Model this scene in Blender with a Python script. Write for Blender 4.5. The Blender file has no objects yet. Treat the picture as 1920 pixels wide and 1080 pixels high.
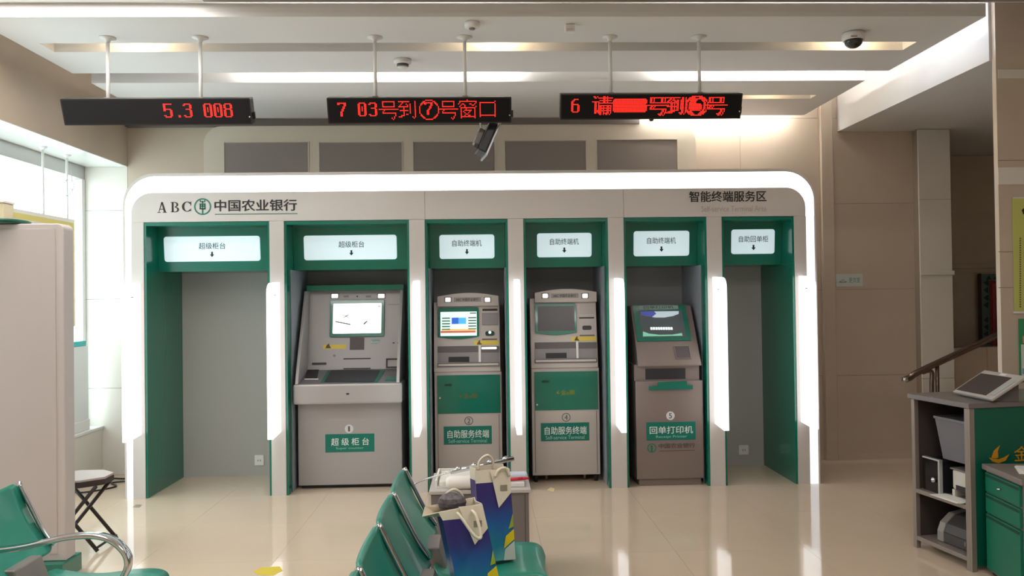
import bpy, bmesh, math, random
from mathutils import Vector, Matrix
random.seed(7)
S = bpy.context.scene
COL = S.collection

# ------------------------------------------------------------------ camera
F_PX = 1490.0
CAM = Vector((0.0, -6.387, 1.55))
YAW, PITCH, ROLL = .0359, .0115, -.0134
_fw = Vector((math.sin(YAW)*math.cos(PITCH), math.cos(YAW)*math.cos(PITCH), math.sin(PITCH)))
_rt = Vector((math.cos(YAW), -math.sin(YAW), 0))
_up = _rt.cross(_fw)
RT = math.cos(ROLL)*_rt + math.sin(ROLL)*_up
UP = -math.sin(ROLL)*_rt + math.cos(ROLL)*_up
FW = _fw
cd = bpy.data.cameras.new('camera'); cd.sensor_width = 36.0; cd.sensor_fit = 'HORIZONTAL'
cd.lens = 36.0*F_PX/1920.0; cd.clip_start = .05; cd.clip_end = 100
co = bpy.data.objects.new('camera', cd); COL.objects.link(co)
co.matrix_world = Matrix(((RT.x, UP.x, -FW.x, CAM.x), (RT.y, UP.y, -FW.y, CAM.y), (RT.z, UP.z, -FW.z, CAM.z), (0, 0, 0, 1)))
S.camera = co

# ------------------------------------------------------------------ world + exposure
w = bpy.data.worlds.new('world'); S.world = w; w.use_nodes = True
w.node_tree.nodes['Background'].inputs[0].default_value = (.97, .985, 1.0, 1)
w.node_tree.nodes['Background'].inputs[1].default_value = 4.2
S.view_settings.view_transform = 'Standard'; S.view_settings.look = 'None'
S.view_settings.gamma = 1.0; S.view_settings.use_curve_mapping = False
S.view_settings.exposure = 0.32
LIGHT = dict(ceil=10.5, tube=80.0, band=1.4, bar=1.35, side=.8)

def ray(u, v): return FW + RT*((u-960)/F_PX) - UP*((v-540)/F_PX)
def on(u, v, **k):
    d = ray(u, v); (a, val), = k.items(); i = 'XYZ'.index(a)
    return CAM + d*((val-CAM[i])/d[i])

# ------------------------------------------------------------------ materials
MT = {}
def s2l(c): return tuple(((x/255)/12.92 if x/255 <= .04045 else ((x/255+.055)/1.055)**2.4) for x in c)
def mat(name, rgb, rough=.5, metal=0, emit=0, noise=0, scale=4, coat=0, spec=.5, alpha=None, bump=0, ecol=None):
    if name in MT: return MT[name]
    m = bpy.data.materials.new(name); m.use_nodes = True; nt = m.node_tree; b = nt.nodes['Principled BSDF']
    c = s2l(rgb)
    b.inputs['Base Color'].default_value = (*c, 1); b.inputs['Roughness'].default_value = rough
    b.inputs['Metallic'].default_value = metal; b.inputs['Coat Weight'].default_value = coat
    b.inputs['Coat Roughness'].default_value = .05
    b.inputs['Specular IOR Level'].default_value = spec
    if emit:
        b.inputs['Emission Color'].default_value = (*(s2l(ecol) if ecol else c), 1); b.inputs['Emission Strength'].default_value = emit
    if noise or bump:
        tc = nt.nodes.new('ShaderNodeTexCoord'); n = nt.nodes.new('ShaderNodeTexNoise')
        n.inputs['Scale'].default_value = scale; n.inputs['Detail'].default_value = 6; n.inputs['Roughness'].default_value = .6
        nt.links.new(tc.outputs['Object'], n.inputs['Vector'])
        if noise:
            r = nt.nodes.new('ShaderNodeValToRGB'); r.color_ramp.elements[0].position = .3; r.color_ramp.elements[1].position = .7
            r.color_ramp.elements[0].color = (*[x*(1-noise) for x in c], 1); r.color_ramp.elements[1].color = (*[min(1, x*(1+noise)) for x in c], 1)
            nt.links.new(n.outputs['Fac'], r.inputs['Fac']); nt.links.new(r.outputs['Color'], b.inputs['Base Color'])
        if bump:
            bp = nt.nodes.new('ShaderNodeBump'); bp.inputs['Strength'].default_value = bump; bp.inputs['Distance'].default_value = .01
            nt.links.new(n.outputs['Fac'], bp.inputs['Height']); nt.links.new(bp.outputs['Normal'], b.inputs['Normal'])
    MT[name] = m; return m

def glass_mat(name, tint=(240, 250, 250)):
    m = bpy.data.materials.new(name); m.use_nodes = True; nt = m.node_tree; nt.nodes.clear()
    o = nt.nodes.new('ShaderNodeOutputMaterial'); mx = nt.nodes.new('ShaderNodeMixShader')
    t = nt.nodes.new('ShaderNodeBsdfTransparent'); g = nt.nodes.new('ShaderNodeBsdfGlossy')
    t.inputs[0].default_value = (*s2l(tint), 1); g.inputs['Roughness'].default_value = .02; mx.inputs[0].default_value = .06
    nt.links.new(t.outputs[0], mx.inputs[1]); nt.links.new(g.outputs[0], mx.inputs[2]); nt.links.new(mx.outputs[0], o.inputs[0])
    MT[name] = m; return m

CEIL = mat('ceiling_paint', (222, 219, 217), .75)
CEILB = mat('ceiling_panel_paint', (222, 220, 219), .6)
STONE = mat('beige_stone', (200, 184, 166), .28, noise=.05, scale=1.3)
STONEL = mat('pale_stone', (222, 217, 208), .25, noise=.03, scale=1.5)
FLOORM = mat('polished_floor_tile', (214, 194, 172), .07, noise=.045, scale=.9, spec=.6)
GROUT = mat('floor_grout', (196, 180, 152), .7)
WJOINT = mat('wall_joint', (150, 135, 118), .8)
KW = mat('kiosk_white', (205, 198, 194), .42)
KG = mat('kiosk_green', (0, 109, 89), .22, coat=.4)
KGREY = mat('kiosk_back_grey', (176, 174, 170), .5)
LINING = mat('alcove_lining', (152, 158, 168), .4)
BAND = mat('luminous_band', (255, 255, 255), .4, emit=LIGHT['band'])
SIDEB = mat('luminous_side', (235, 243, 255), .4, emit=LIGHT['side'])
BARM = mat('light_bar_acrylic', (250, 252, 255), .3, emit=LIGHT['bar'])
SIGNM = mat('backlit_sign', (205, 224, 230), .3, emit=.5)
INK = mat('black_ink', (38, 36, 36), .6)
INKL = mat('faint_ink', (168, 158, 154), .6)
WINK = mat('white_ink', (225, 232, 228), .5)
GINK = mat('green_ink', (20, 112, 92), .5)
GOLD = mat('gold_print', (214, 150, 30), .4)
OLIVE = mat('olive_gold_print', (120, 130, 20), .4)
BLACK = mat('black_plastic', (26, 25, 28), .35)
DARK = mat('dark_recess', (44, 42, 46), .5)
CHROME = mat('chrome', (205, 207, 210), .14, metal=1)
STEEL = mat('brushed_steel', (150, 142, 136), .28, metal=1)
ALU = mat('aluminium', (200, 200, 200), .35, metal=.7)
WHITE = mat('white_plastic', (228, 226, 224), .4)
SILVER = mat('machine_silver', (168, 163, 162), .38, metal=.15)
LSILVER = mat('terminal_silver', (190, 180, 174), .4, metal=.1)
TAUPE = mat('printer_taupe', (132, 118, 112), .42, metal=.1)
SEATG = mat('seat_green', (30, 132, 112), .38, coat=.15)
GREYM = mat('grey_metal', (130, 122, 118), .4, metal=.2)
GLASS = glass_mat('window_glass')
YELLOW = mat('yellow_sticker', (222, 196, 80), .5)
LEDRED = mat('led_red', (255, 40, 30), .5, emit=2.2, ecol=(255, 42, 30))
PAPER = mat('paper', (236, 232, 226), .6)

# ------------------------------------------------------------------ builders
def tag(o, label=None, cat=None, group=None, kind=None):
    if label: o['label'] = label
    if cat: o['category'] = cat
    if group: o['group'] = group
    if kind: o['kind'] = kind
    return o
def thing(name, loc, label, cat, group=None):
    o = bpy.data.objects.new(name, None); COL.objects.link(o); o.location = loc; o.empty_display_size = .1
    return tag(o, label, cat, group)
def setparent(o, p):
    if p is None: return
    o.parent = p
    q = p; M = Matrix.Identity(4); chain = []
    while q is not None:
        chain.append(q); q = q.parent
    for q in reversed(chain): M = M @ q.matrix_parent_inverse @ q.matrix_basis
    o.matrix_parent_inverse = M.inverted()
def ob(name, verts, faces, m, parent=None, smooth=False, **kw):
    me = bpy.data.meshes.new(name); me.from_pydata([tuple(v) for v in verts], [], faces)
    bm = bmesh.new(); bm.from_mesh(me); bmesh.ops.recalc_face_normals(bm, faces=bm.faces); bm.to_mesh(me); bm.free()
    return link(name, me, m, parent, smooth, **kw)
def link(name, me, m, parent=None, smooth=False, **kw):
    me.materials.clear(); me.materials.append(m)
    if smooth:
        for p in me.polygons: p.use_smooth = True
    o = bpy.data.objects.new(name, me); COL.objects.link(o); setparent(o, parent)
    return tag(o, **kw) if kw else o
def boxvf(x0, x1, y0, y1, z0, z1):
    v = [(x0, y0, z0), (x1, y0, z0), (x1, y1, z0), (x0, y1, z0), (x0, y0, z1), (x1, y0, z1), (x1, y1, z1), (x0, y1, z1)]
    return v, [(0, 3, 2, 1), (4, 5, 6, 7), (0, 1, 5, 4), (1, 2, 6, 5), (2, 3, 7, 6), (3, 0, 4, 7)]
def bevel_mesh(me, w, seg=2, angle=.5):
    bm = bmesh.new(); bm.from_mesh(me)
    es = [e for e in bm.edges if len(e.link_faces) == 2 and e.calc_face_angle(0) > angle]
    bmesh.ops.bevel(bm, geom=es, offset=w, segments=seg, affect='EDGES', profile=.5, clamp_overlap=True)
    bm.to_mesh(me); bm.free()
def box(name, x0, x1, y0, y1, z0, z1, m, parent=None, bevel=0, xf=None, **kw):
    v, f = boxvf(x0, x1, y0, y1, z0, z1)
    if xf: v = [xf(Vector(p)) for p in v]
    o = ob(name, v, f, m, parent, **kw)
    if bevel: bevel_mesh(o.data, bevel)
    return o
def boxes(name, lst, m, parent=None, xf=None, bevel=0, **kw):
    V, F = [], []
    for b in lst:
        v, f = boxvf(*b); n = len(V); V += v; F += [tuple(i+n for i in q) for q in f]
    if xf: V = [xf(Vector(p)) for p in V]
    o = ob(name, V, F, m, parent, **kw)
    if bevel: bevel_mesh(o.data, bevel)
    return o
def prism_vf(pts, d):
    n = len(pts); v = [Vector(p) for p in pts] + [Vector(p)+Vector(d) for p in pts]
    f = [tuple(range(n)), tuple(range(2*n-1, n-1, -1))] + [(i, (i+1) % n, (i+1) % n+n, i+n) for i in range(n)]
    return v, f
def prism(name, pts, d, m, parent=None, bevel=0, smooth=False, **kw):
    v, f = prism_vf(pts, d); o = ob(name, v, f, m, parent, smooth, **kw)
    if bevel: bevel_mesh(o.data, bevel)
    return o
def profile_x(name, prof, x0, x1, m, parent=None, bevel=0, **kw):   # (Y,Z) profile swept along X
    return prism(name, [(x0, y, z) for y, z in prof], (x1-x0, 0, 0), m, parent, bevel, **kw)
def tube_vf(path, r, n=10, closed=False):
    path = [Vector(p) for p in path]; V, F = [], []
    N = len(path); prev = None
    for i, p in enumerate(path):
        if closed: t = (path[(i+1) % N]-path[i-1]).normalized()
        else: t = (path[min(i+1, N-1)]-path[max(i-1, 0)]).normalized()
        a = prev if prev is not None else (Vector((0, 0, 1)) if abs(t.z) < .9 else Vector((1, 0, 0)))
        a = (a - t*a.dot(t)).normalized(); prev = a; b = t.cross(a)
        rr = r[i] if isinstance(r, (list, tuple)) else r
        for k in range(n):
            th = 2*math.pi*k/n; V.append(p + (a*math.cos(th) + b*math.sin(th))*rr)
    for i in range(N if closed else N-1):
        for k in range(n):
            j = (i+1) % N
            F.append((i*n+k, i*n+(k+1) % n, j*n+(k+1) % n, j*n+k))
    if not closed: F += [tuple(range(n)), tuple(range((N-1)*n, N*n))]
    return V, F
def tube(name, path, r, m, parent=None, n=10, closed=False, **kw):
    V, F = tube_vf(path, r, n, closed); return ob(name, V, F, m, parent, True, **kw)
def lathe(name, prof, c, m, parent=None, n=24, axis='Z', **kw):
    V, F = [], []; c = Vector(c)
    for r, h in prof:
        for k in range(n):
            th = 2*math.pi*k/n; V.append(c + Vector((r*math.cos(th), r*math.sin(th), h)))
    for i in range(len(prof)-1):
        for k in range(n): F.append((i*n+k, i*n+(k+1) % n, (i+1)*n+(k+1) % n, (i+1)*n+k))
    F += [tuple(range(n)), tuple(range((len(prof)-1)*n, len(prof)*n))]
    return ob(name, V, F, m, parent, True, **kw)
def bez(pts, n=8):      # catmull-rom smoothing
    P = [Vector(p) for p in pts]; P = [P[0]]+P+[P[-1]]; out = []
    for i in range(1, len(P)-2):
        for k in range(n):
            t = k/n; a, b, c, d = P[i-1], P[i], P[i+1], P[i+2]
            out.append(.5*((2*b)+(c-a)*t+(2*a-5*b+4*c-d)*t*t+(3*b-a-3*c+d)*t**3))
    out.append(P[-2]); return out
def rr2(x0, y0, x1, y1, r=0, seg=5, corners=(1, 1, 1, 1)):   # corners: bl, br, tr, tl
    if r <= 0: return [(x0, y0), (x1, y0), (x1, y1), (x0, y1)]
    out = []
    for (cx, cy, a0, px, py), on_ in zip(((x0+r, y0+r, 180, x0, y0), (x1-r, y0+r, 270, x1, y0), (x1-r, y1-r, 0, x1, y1), (x0+r, y1-r, 90, x0, y1)), corners):
        if not on_: out.append((px, py)); continue
        for k in range(seg+1):
            a = math.radians(a0+90*k/seg); out.append((cx+r*math.cos(a), cy+r*math.sin(a)))
    return out

class PL:      # a real plane in the place; photo pixels only give positions on it
    def __init__(s, p0, n):
        s.p0 = Vector(p0); s.n = Vector(n).normalized(); s.ex = Vector((0, 0, 1)).cross(s.n).normalized(); s.ey = s.n.cross(s.ex)
    def hit(s, u, v):
        d = ray(u, v); t = (s.p0-CAM).dot(s.n)/d.dot(s.n); return CAM+d*t
    def uv(s, u, v):
        q = s.hit(u, v)-s.p0; return q.dot(s.ex), q.dot(s.ey)
    def pt(s, a, b, off=0): return s.p0+s.ex*a+s.ey*b+s.n*off
    def rect(s, x0, y0, x1, y1):      # pixel box -> plane box (level in the world)
        cx, cy = (x0+x1)/2, (y0+y1)/2
        l, _ = s.uv(x0, cy); r, _ = s.uv(x1, cy); _, b = s.uv(cx, y1); _, t = s.uv(cx, y0)
        return l, b, r, t
    def slab(s, name, px, m, parent=None, off=0, th=.004, r=0, corners=(1, 1, 1, 1), bevel=0, **kw):
        l, b, rr, t = s.rect(*px)
        return s.poly(name, rr2(l, b, rr, t, r, 5, corners), m, parent, off, th, bevel=bevel, **kw)
    def poly(s, name, pts, m, parent=None, off=0, th=.004, bevel=0, **kw):
        return prism(name, [s.pt(a, b, off) for a, b in pts], s.n*th, m, parent, bevel, **kw)
    def pxpoly(s, name, px, m, parent=None, off=0, th=.004, **kw):
        return s.poly(name, [s.uv(*p) for p in px], m, parent, off, th, **kw)
    def frame(s, name, px, wd, m, parent=None, off=0, th=.006, r=0, **kw):
        l, b, rr, t = s.rect(*px)
        O = rr2(l, b, rr, t, max(r, .0001), 5); I = rr2(l+wd, b+wd, rr-wd, t-wd, max(r-wd, .0001), 5); n = len(O)
        V = [s.pt(a, c, off+h) for h in (0, th) for a, c in O+I]; F = []
        for i in range(n):
            j = (i+1) % n
            F += [(i, j, n+j, n+i), (2*n+i, 2*n+j, 3*n+j, 3*n+i), (i, j, 2*n+j, 2*n+i), (n+i, n+j, 3*n+j, 3*n+i)]
        return ob(name, V, F, m, parent, **kw)
    def text(s, name, body, px, m, parent=None, off=.002, bold=0.0, keep=False, **kw):
        v, f = text_mesh(body, bold)
        xs = [p[0] for p in v]; ys = [p[1] for p in v]; l, b, r, t = s.rect(*px)
        sx = (r-l)/(max(xs)-min(xs)); sy = (t-b)/(max(ys)-min(ys))
        V = [s.pt(l+(p[0]-min(xs))*sx, b+(p[1]-min(ys))*sy, off+p[2]) for p in v]
        me = bpy.data.meshes.new(name); me.from_pydata([tuple(q) for q in V], [], f)
        return link(name, me, m, parent, **kw)
    def disc(s, name, u, v, rad, m, parent=None, off=0, th=.003, n=24, ry=None, **kw):
        a, b = s.uv(u, v); ry = ry or rad
        return s.poly(name, [(a+rad*math.cos(2*math.pi*k/n), b+ry*math.sin(2*math.pi*k/n)) for k in range(n)], m, parent, off, th, **kw)
    def ring(s, name, u, v, rad, wd, m, parent=None, off=0, n=32, **kw):
        a, b = s.uv(u, v); V, F = [], []
        for k in range(n):
            c, d = math.cos(2*math.pi*k/n), math.sin(2*math.pi*k/n)
            V += [s.pt(a+rad*c, b+rad*d, off), s.pt(a+(rad-wd)*c, b+(rad-wd)*d, off)]
            j = (k+1) % n; F.append((2*k, 2*j, 2*j+1, 2*k+1))
        return ob(name, V, F, m, parent, **kw)
_TC = {}
def text_mesh(body, bold=0.0):
    if body not in _TC:
        c = bpy.data.curves.new('t', 'FONT'); c.body = body; c.resolution_u = 3; c.fill_mode = 'FRONT'
        o = bpy.data.objects.new('t', c); COL.objects.link(o)
        dg = bpy.context.evaluated_depsgraph_get(); me = bpy.data.meshes.new_from_object(o.evaluated_get(dg))
        _TC[body] = ([(p.co.x, p.co.y) for p in me.vertices], [tuple(p.vertices) for p in me.polygons])
        bpy.data.objects.remove(o); bpy.data.curves.remove(c); bpy.data.meshes.remove(me)
    v, f = _TC[body]
    if not bold: return [(x, y, 0) for x, y in v], f
    V, F = [], []       # heavier strokes: the same glyphs printed a hair apart
    for k, (dx, dy) in enumerate(((0, 0), (1, 0), (-1, 0), (0, 1), (0, -1))):
        n = len(V); V += [(x+dx*bold, y+dy*bold*.6, k*.00012) for x, y in v]; F += [tuple(i+n for i in q) for q in f]
    return V, F

# ------------------------------------------------------------------ the setting
YW = .9           # far wall
H2, H1, H0 = 3.175, 3.219, 3.30
XLW, XHEAD, XSILL, XWIN = -3.62, -3.2, -3.44, -3.58
XBEAM, ZBEAM = 3.32, 3.053

floor = box('floor', -3.7, 7.0, -9.0, 2.6, -.2, -.012, GROUT, kind='structure')
TS = .8
tv, tf = boxvf(0, TS-.0012, 0, TS-.0012, -.012, 0)
tme = bpy.data.meshes.new('tile'); tme.from_pydata(tv, [], tf); tme.materials.append(FLOORM)
for i in range(13):
    for j in range(14):
        t = bpy.data.objects.new('tile', tme); COL.objects.link(t); t.location = (-3.66+i*TS, -8.8+j*TS, 0); setparent(t, floor)

def tiled_wall(name, x0, x1, y, z0, z1, xj, zj, m, th=.02, label=None):
    w_ = box(name, x0, x1, y+th, y+th+.12, z0, z1, WJOINT, kind='structure')
    xs = [x0]+[q for q in xj if x0 < q < x1]+[x1]; zs = [z0]+[q for q in zj if z0 < q < z1]+[z1]
    for a, b in zip(xs, xs[1:]):
        for c, d in zip(zs, zs[1:]):
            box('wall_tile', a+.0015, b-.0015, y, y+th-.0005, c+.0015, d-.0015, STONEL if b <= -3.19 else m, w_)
    return w_
ZJ = (.78, 1.58, 2.38, 3.18)
tiled_wall('wall_far', -3.66, 4.06, YW, 0, 3.6, (-3.2, -2.0, -.8, .4, 1.6, 2.4, 3.14), ZJ, STONE)
# shallow corner pilaster at the end of the lit wall
box('trim_1', 3.15, 3.26, YW-.035, YW-.0005, 0, 3.6, STONE, kind='structure', bevel=.004)
# pilaster and recessed stair wall on the right
pil = tiled_wall('wall_pilaster', 4.03, 4.33, .80, 0, 3.05, (), (.75, 1.72, 2.4), STONEL)
box('trim_2', 4.02, 4.34, .78, .7995, 1.70, 1.74, STONEL, kind='structure', bevel=.004)
tiled_wall('wall_stair', 3.9, 7.0, 2.2, 0, 3.05, (5.0, 5.8, 6.4), (.9, 1.75, 2.4), STONE)
box('trim_3', 4.5, 6.9, 2.17, 2.1995, 1.80, 1.85, STONE, kind='structure', bevel=.004)
st = tiled_wall('wall_stair_low', 4.34, 7.0, 1.2, 0, 1.0, (4.9, 5.4, 5.9), (.55,), STONE)
box('wall_stair_side', 3.9, 4.0, 1.041, 2.199, 0, 3.05, STONE, kind='structure')
box('trim_4', 3.27, 4.06, YW-.014, YW-.0005, 0, .06, STONE, kind='structure')

# left: header above the window, low wall below it, sill and glazing
box('wall_left', -3.7, XHEAD, -9.0, YW-.001, 2.78, 3.6, STONE, kind='structure')
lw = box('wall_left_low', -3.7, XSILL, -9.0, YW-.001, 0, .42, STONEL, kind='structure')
box('trim_5', -3.62, XSILL+.015, -9.0, YW-.002, .42, .445, WHITE, kind='structure', bevel=.004)
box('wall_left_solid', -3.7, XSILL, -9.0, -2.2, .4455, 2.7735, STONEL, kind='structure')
win = box('window_1', -3.66, XWIN, -2.199, YW-.002, 2.66, 2.779, ALU, kind='structure')
box('bottom_rail', -3.64, XWIN, -2.199, YW-.002, .446, .50, WHITE, win)
ys = [YW-.06, -.55, -2.199]
for y in ys: box('mullion', -3.65, XWIN+.005, y, y+.055, .501, 2.659, WHITE, win, bevel=.004)
for a, b in zip(ys[1:], ys): box('pane', -3.615, -3.607, a+.056, b-.001, .502, 2.658, GLASS, win)

# the hall behind the camera
box('wall_back', -3.7, 7.0, -9.1, -9.001, 0, 3.599, STONEL, kind='structure')
box('wall_right', 7.001, 7.1, -9.0, 2.6, 0, 3.599, STONE, kind='structure')
box('wall_stair_back', 4.2, 7.0, 2.35, 2.6, 0, 3.05, STONE, kind='structure')
# ceilings: upper slab, floating panels, slots
box('ceiling', -3.7, 7.0, -9.0, 2.6, 3.6, 3.72, CEIL, kind='structure')
box('ceiling_front', -3.19, 7.0, -9.0, -1.69, H0, H0+.05, CEIL, kind='structure')
box('trim_6', -1.6, 3.33, -1.78, -1.735, H0-.012, H0-.0005, GREYM, kind='structure')
box('trim_8', -3.56, XHEAD, -9.0, YW-.003, 2.774, 2.7795, mat('gloss_white', (226, 226, 222), .12), kind='structure')
# near panel with a lamp slot
def panel_with_slot(name, x0, x1, y0, y1, z0, z1, sx0, sx1, sy0, sy1, m):
    o = boxes(name, [(x0, x1, y0, sy0, z0, z1), (x0, x1, sy1, y1, z0, z1), (x0, sx0, sy0, sy1, z0, z1), (sx1, x1, sy0, sy1, z0, z1)], m, kind='structure')
    return o
n1 = panel_with_slot('ceiling_panel', -2.965, 3.075, -1.68, -.52, H1, H1+.032, -2.83, 2.913, -1.2, -1.02, CEILB)
boxes('slot_lining', [(-2.85, 2.935, -1.24, -1.205, H1+.033, 3.38), (-2.85, 2.935, -1.015, -.98, H1+.033, 3.38), (-2.85, 2.935, -1.24, -.98, 3.381, 3.40), (-2.85, -2.832, -1.204, -1.016, H1+.033, 3.38), (2.914, 2.935, -1.204, -1.016, H1+.033, 3.38)], CEILB, n1)
box('front_lip', -2.965, 3.075, -1.68, -1.655, H1+.0325, 3.30, CEILB, n1)
n2 = panel_with_slot('ceiling_panel_far', -2.88, 2.945, -.418, .75, H2, H2+.09, 1.95, 2.75, .02, .14, CEILB)
boxes('slot_lining', [(1.93, 2.77, -.02, .018, H2+.091, 3.40), (1.93, 2.77, .142, .18, H2+.091, 3.40), (1.93, 2.77, -.02, .18, 3.401, 3.42)], CEILB, n2)
# beam and lower soffit on the right
box('ceiling_beam', XBEAM, XBEAM+.25, -1.329, YW-.001, ZBEAM, 3.599, CEILB, kind='structure')
box('ceiling_soffit', XBEAM+.251, 7.0, -1.329, 2.3, ZBEAM+.001, ZBEAM+.05, CEIL, kind='structure')
# grey strip at the wall head
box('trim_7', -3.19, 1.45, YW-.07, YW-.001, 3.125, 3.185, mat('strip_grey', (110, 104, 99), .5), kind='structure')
# partition edge at the right
part = box('wall_partition', 3.337, 5.2, -1.37, -1.33, 0, 3.599, STONE, kind='structure')
PPL = PL((0, -1.371, 0), (0, -1, 0))
for px in ((1871, 130, 2150, 147), (1871, 313, 2150, 345)):
    PPL.slab('pale_band', px, STONEL, part, 0, .004)
for v in (299, 470, 537):
    PPL.slab('joint', (1872, v, 2150, v+1.2), WJOINT, part, 0, .0015)

# ------------------------------------------------------------------ lamps
def emis(name, rgb, s): return mat(name, rgb, .5, emit=s)
TUBEM = emis('tube_light', (255, 252, 244), LIGHT['tube'])
TUBEC = emis('tube_light_cool', (236, 244, 255), LIGHT['tube']*.16)
def cove_tube(label, a, b, m):
    t = thing('tube_lamp', a, label, 'lamp', 'cove tube lamps')
    a, b = Vector(a), Vector(b); d = (b-a).normalized()
    tube('tube', [a+d*.03, b-d*.03], .014, m, t); 
    tube('end_cap', [a, a+d*.029], .016, WHITE, t); tube('end_cap', [b-d*.029, b], .016, WHITE, t)
cove_tube('white cove tube lamp lighting the middle of the ceiling step', (-1.75, -.555, 3.275), (.25, -.555, 3.275), TUBEM)
cove_tube('white cove tube lamp lighting the right end of the ceiling step', (1.35, -.555, 3.275), (2.9, -.555, 3.275), TUBEM)
cove_tube('cove tube lamp washing the far wall right of the grey panels', (1.45, .80, 3.27), (2.85, .80, 3.27), TUBEM)
cove_tube('cool cove tube lamp lighting the right beam', (2.99, -1.45, 3.32), (2.99, -.5, 3.32), TUBEC)
def downlight(label, x, y, z, watts):
    t = thing('downlight', (x, y, z), label, 'lamp', 'warm downlights in the ceiling slots')
    lathe('lamp_rim', [(.05, 0), (.05, -.012), (.04, -.014), (.036, -.002)], (x, y, z), ALU, t, 20)
    lathe('bulb', [(.034, -.001), (.034, -.006)], (x, y, z), emis('warm_bulb', (255, 214, 150), 20), t, 20)
    l = bpy.data.lights.new('downlight_glow', 'POINT'); l.energy = watts; l.color = (1, .8, .5); l.shadow_soft_size = .03
    lo = bpy.data.objects.new('downlight_glow', l); COL.objects.link(lo); lo.location = (x, y, z-.05); setparent(lo, t)
for lab, u in (('warm downlight in the ceiling slot above the left LED sign', 255), ('warm downlight in the middle of the ceiling slot', 930), ('warm downlight in the ceiling slot behind the dome camera', 1600)):
    p = on(u, 88, Y=-1.1); downlight(lab, p.x, -1.1, 3.38, 2.2)
p = on(1435, 183, Z=H2); downlight('warm downlight in the short far ceiling slot at right', p.x, .08, 3.40, 1.2)
# recessed office luminaires of the hall ceiling
def luminaire(label, x, y, wx, wy):
    t = thing('ceiling_light', (x, y, H0), label, 'ceiling light', 'hall ceiling lights')
    z = H0
    boxes('frame', [(x-wx-.03, x+wx+.03, y-wy-.03, y-wy, z-.011, z-.001), (x-wx-.03, x+wx+.03, y+wy, y+wy+.03, z-.011, z-.001), (x-wx-.03, x-wx, y-wy, y+wy, z-.011, z-.001), (x+wx, x+wx+.03, y-wy, y+wy, z-.011, z-.001)], WHITE, t)
    box('diffuser', x-wx+.001, x+wx-.001, y-wy+.001, y+wy-.001, z-.009, z-.002, emis('luminaire_diffuser', (255, 252, 248), LIGHT['ceil']), t)
luminaire('long white ceiling light at the top left edge of the photo', -2.35, -2.05, .72, .28)
luminaire('hall ceiling light in the row near the camera, left', -1.75, -3.7, .6, .3)
luminaire('unseen ceiling light near the camera, added to brighten the right side', 1.4, -4.2, .6, .3)  # lamp out of view, added to lift the dark right side
luminaire('hall ceiling light in the row behind the camera, left', -1.75, -6.0, .6, .3)
luminaire('hall ceiling light in the row behind the camera, right', 1.2, -6.0, .6, .3)

# ------------------------------------------------------------------ self-service kiosk surround
XL, XR, ZB, ZT, YB = -2.842, 2.718, 2.182, 2.569, .77
POSTS = [(-2.778, -2.683), (-1.697, -1.583), (-.589, -.465), (.202, .326), (1.012, 1.138), (1.817, 1.939), (2.537, 2.634)]
K = thing('terminal_surround', (0, .4, 0), 'long white and green surround with six alcoves and a glowing top band', 'kiosk')
FP = PL((0, 0, 0), (0, -1, 0))
def arch(xa, xb, zt, r, n=10):       # open path: up the left, over, down to ZB on the right
    pts = [(xa, ZB)]
    for k in range(n+1):
        a = math.radians(180-90*k/n); pts.append((xa+r+r*math.cos(a), zt-r+r*math.sin(a)))
    for k in range(n+1):
        a = math.radians(90-90*k/n); pts.append((xb-r+r*math.cos(a), zt-r+r*math.sin(a)))
    pts.append((xb, ZB)); return pts
A0, A1, A2 = arch(XL, XR, ZT, .25), arch(XL+.014, XR-.014, 2.545, .236), arch(-2.778, 2.634, 2.414, .16)
def strip(name, P, Q, y0, y1, m):
    n = len(P); V = [(x, y, z) for y in (y0, y1) for x, z in P+Q]; F = []
    for i in range(n-1):
        F += [(i, i+1, n+i+1, n+i), (2*n+i, 2*n+i+1, 3*n+i+1, 3*n+i), (i, i+1, 2*n+i+1, 2*n+i), (n+i, n+i+1, 3*n+i+1, 3*n+i)]
    F += [(0, n, 3*n, 2*n), (n-1, 2*n-1, 4*n-1, 3*n-1)]
    return ob(name, V, F, m, K)
strip('outer_rim', A0, A1, -.002, YB, KW)
lb = strip('light_band', A1, A2, 0, .05, BAND)
for xa, xb in ((XL+.014, -2.778), (2.634, XR-.014)):
    box('side_light', xa, xb, .002, .05, 0, ZB-.002, SIDEB, K)
box('side_panel', XL, XL+.0135, -.002, YB, 0, ZB-.001, KW, K); box('side_panel', XR-.0135, XR, -.002, YB, 0, ZB-.001, KW, K)
# three fascia panels
J1, J2 = -.461, 1.142
ip = A2
top_l = [(-2.778, ZB)]+[p for p in ip[1:12]]
top_r = [p for p in ip[12:23]]+[(2.634, ZB)]
FP.poly('fascia_panel', top_l+[(J1-.0012, 2.414), (J1-.0012, ZB+.001)], KW, K, -.05, .05)
FP.poly('fascia_panel', [(J1+.0012, ZB+.001), (J1+.0012, 2.414), (J2-.0012, 2.414), (J2-.0012, ZB+.001)], KW, K, -.05, .05)
fr = FP.poly('fascia_panel', [(J2+.0012, ZB+.001), (J2+.0012, 2.414)]+top_r, KW, K, -.05, .05)
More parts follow.
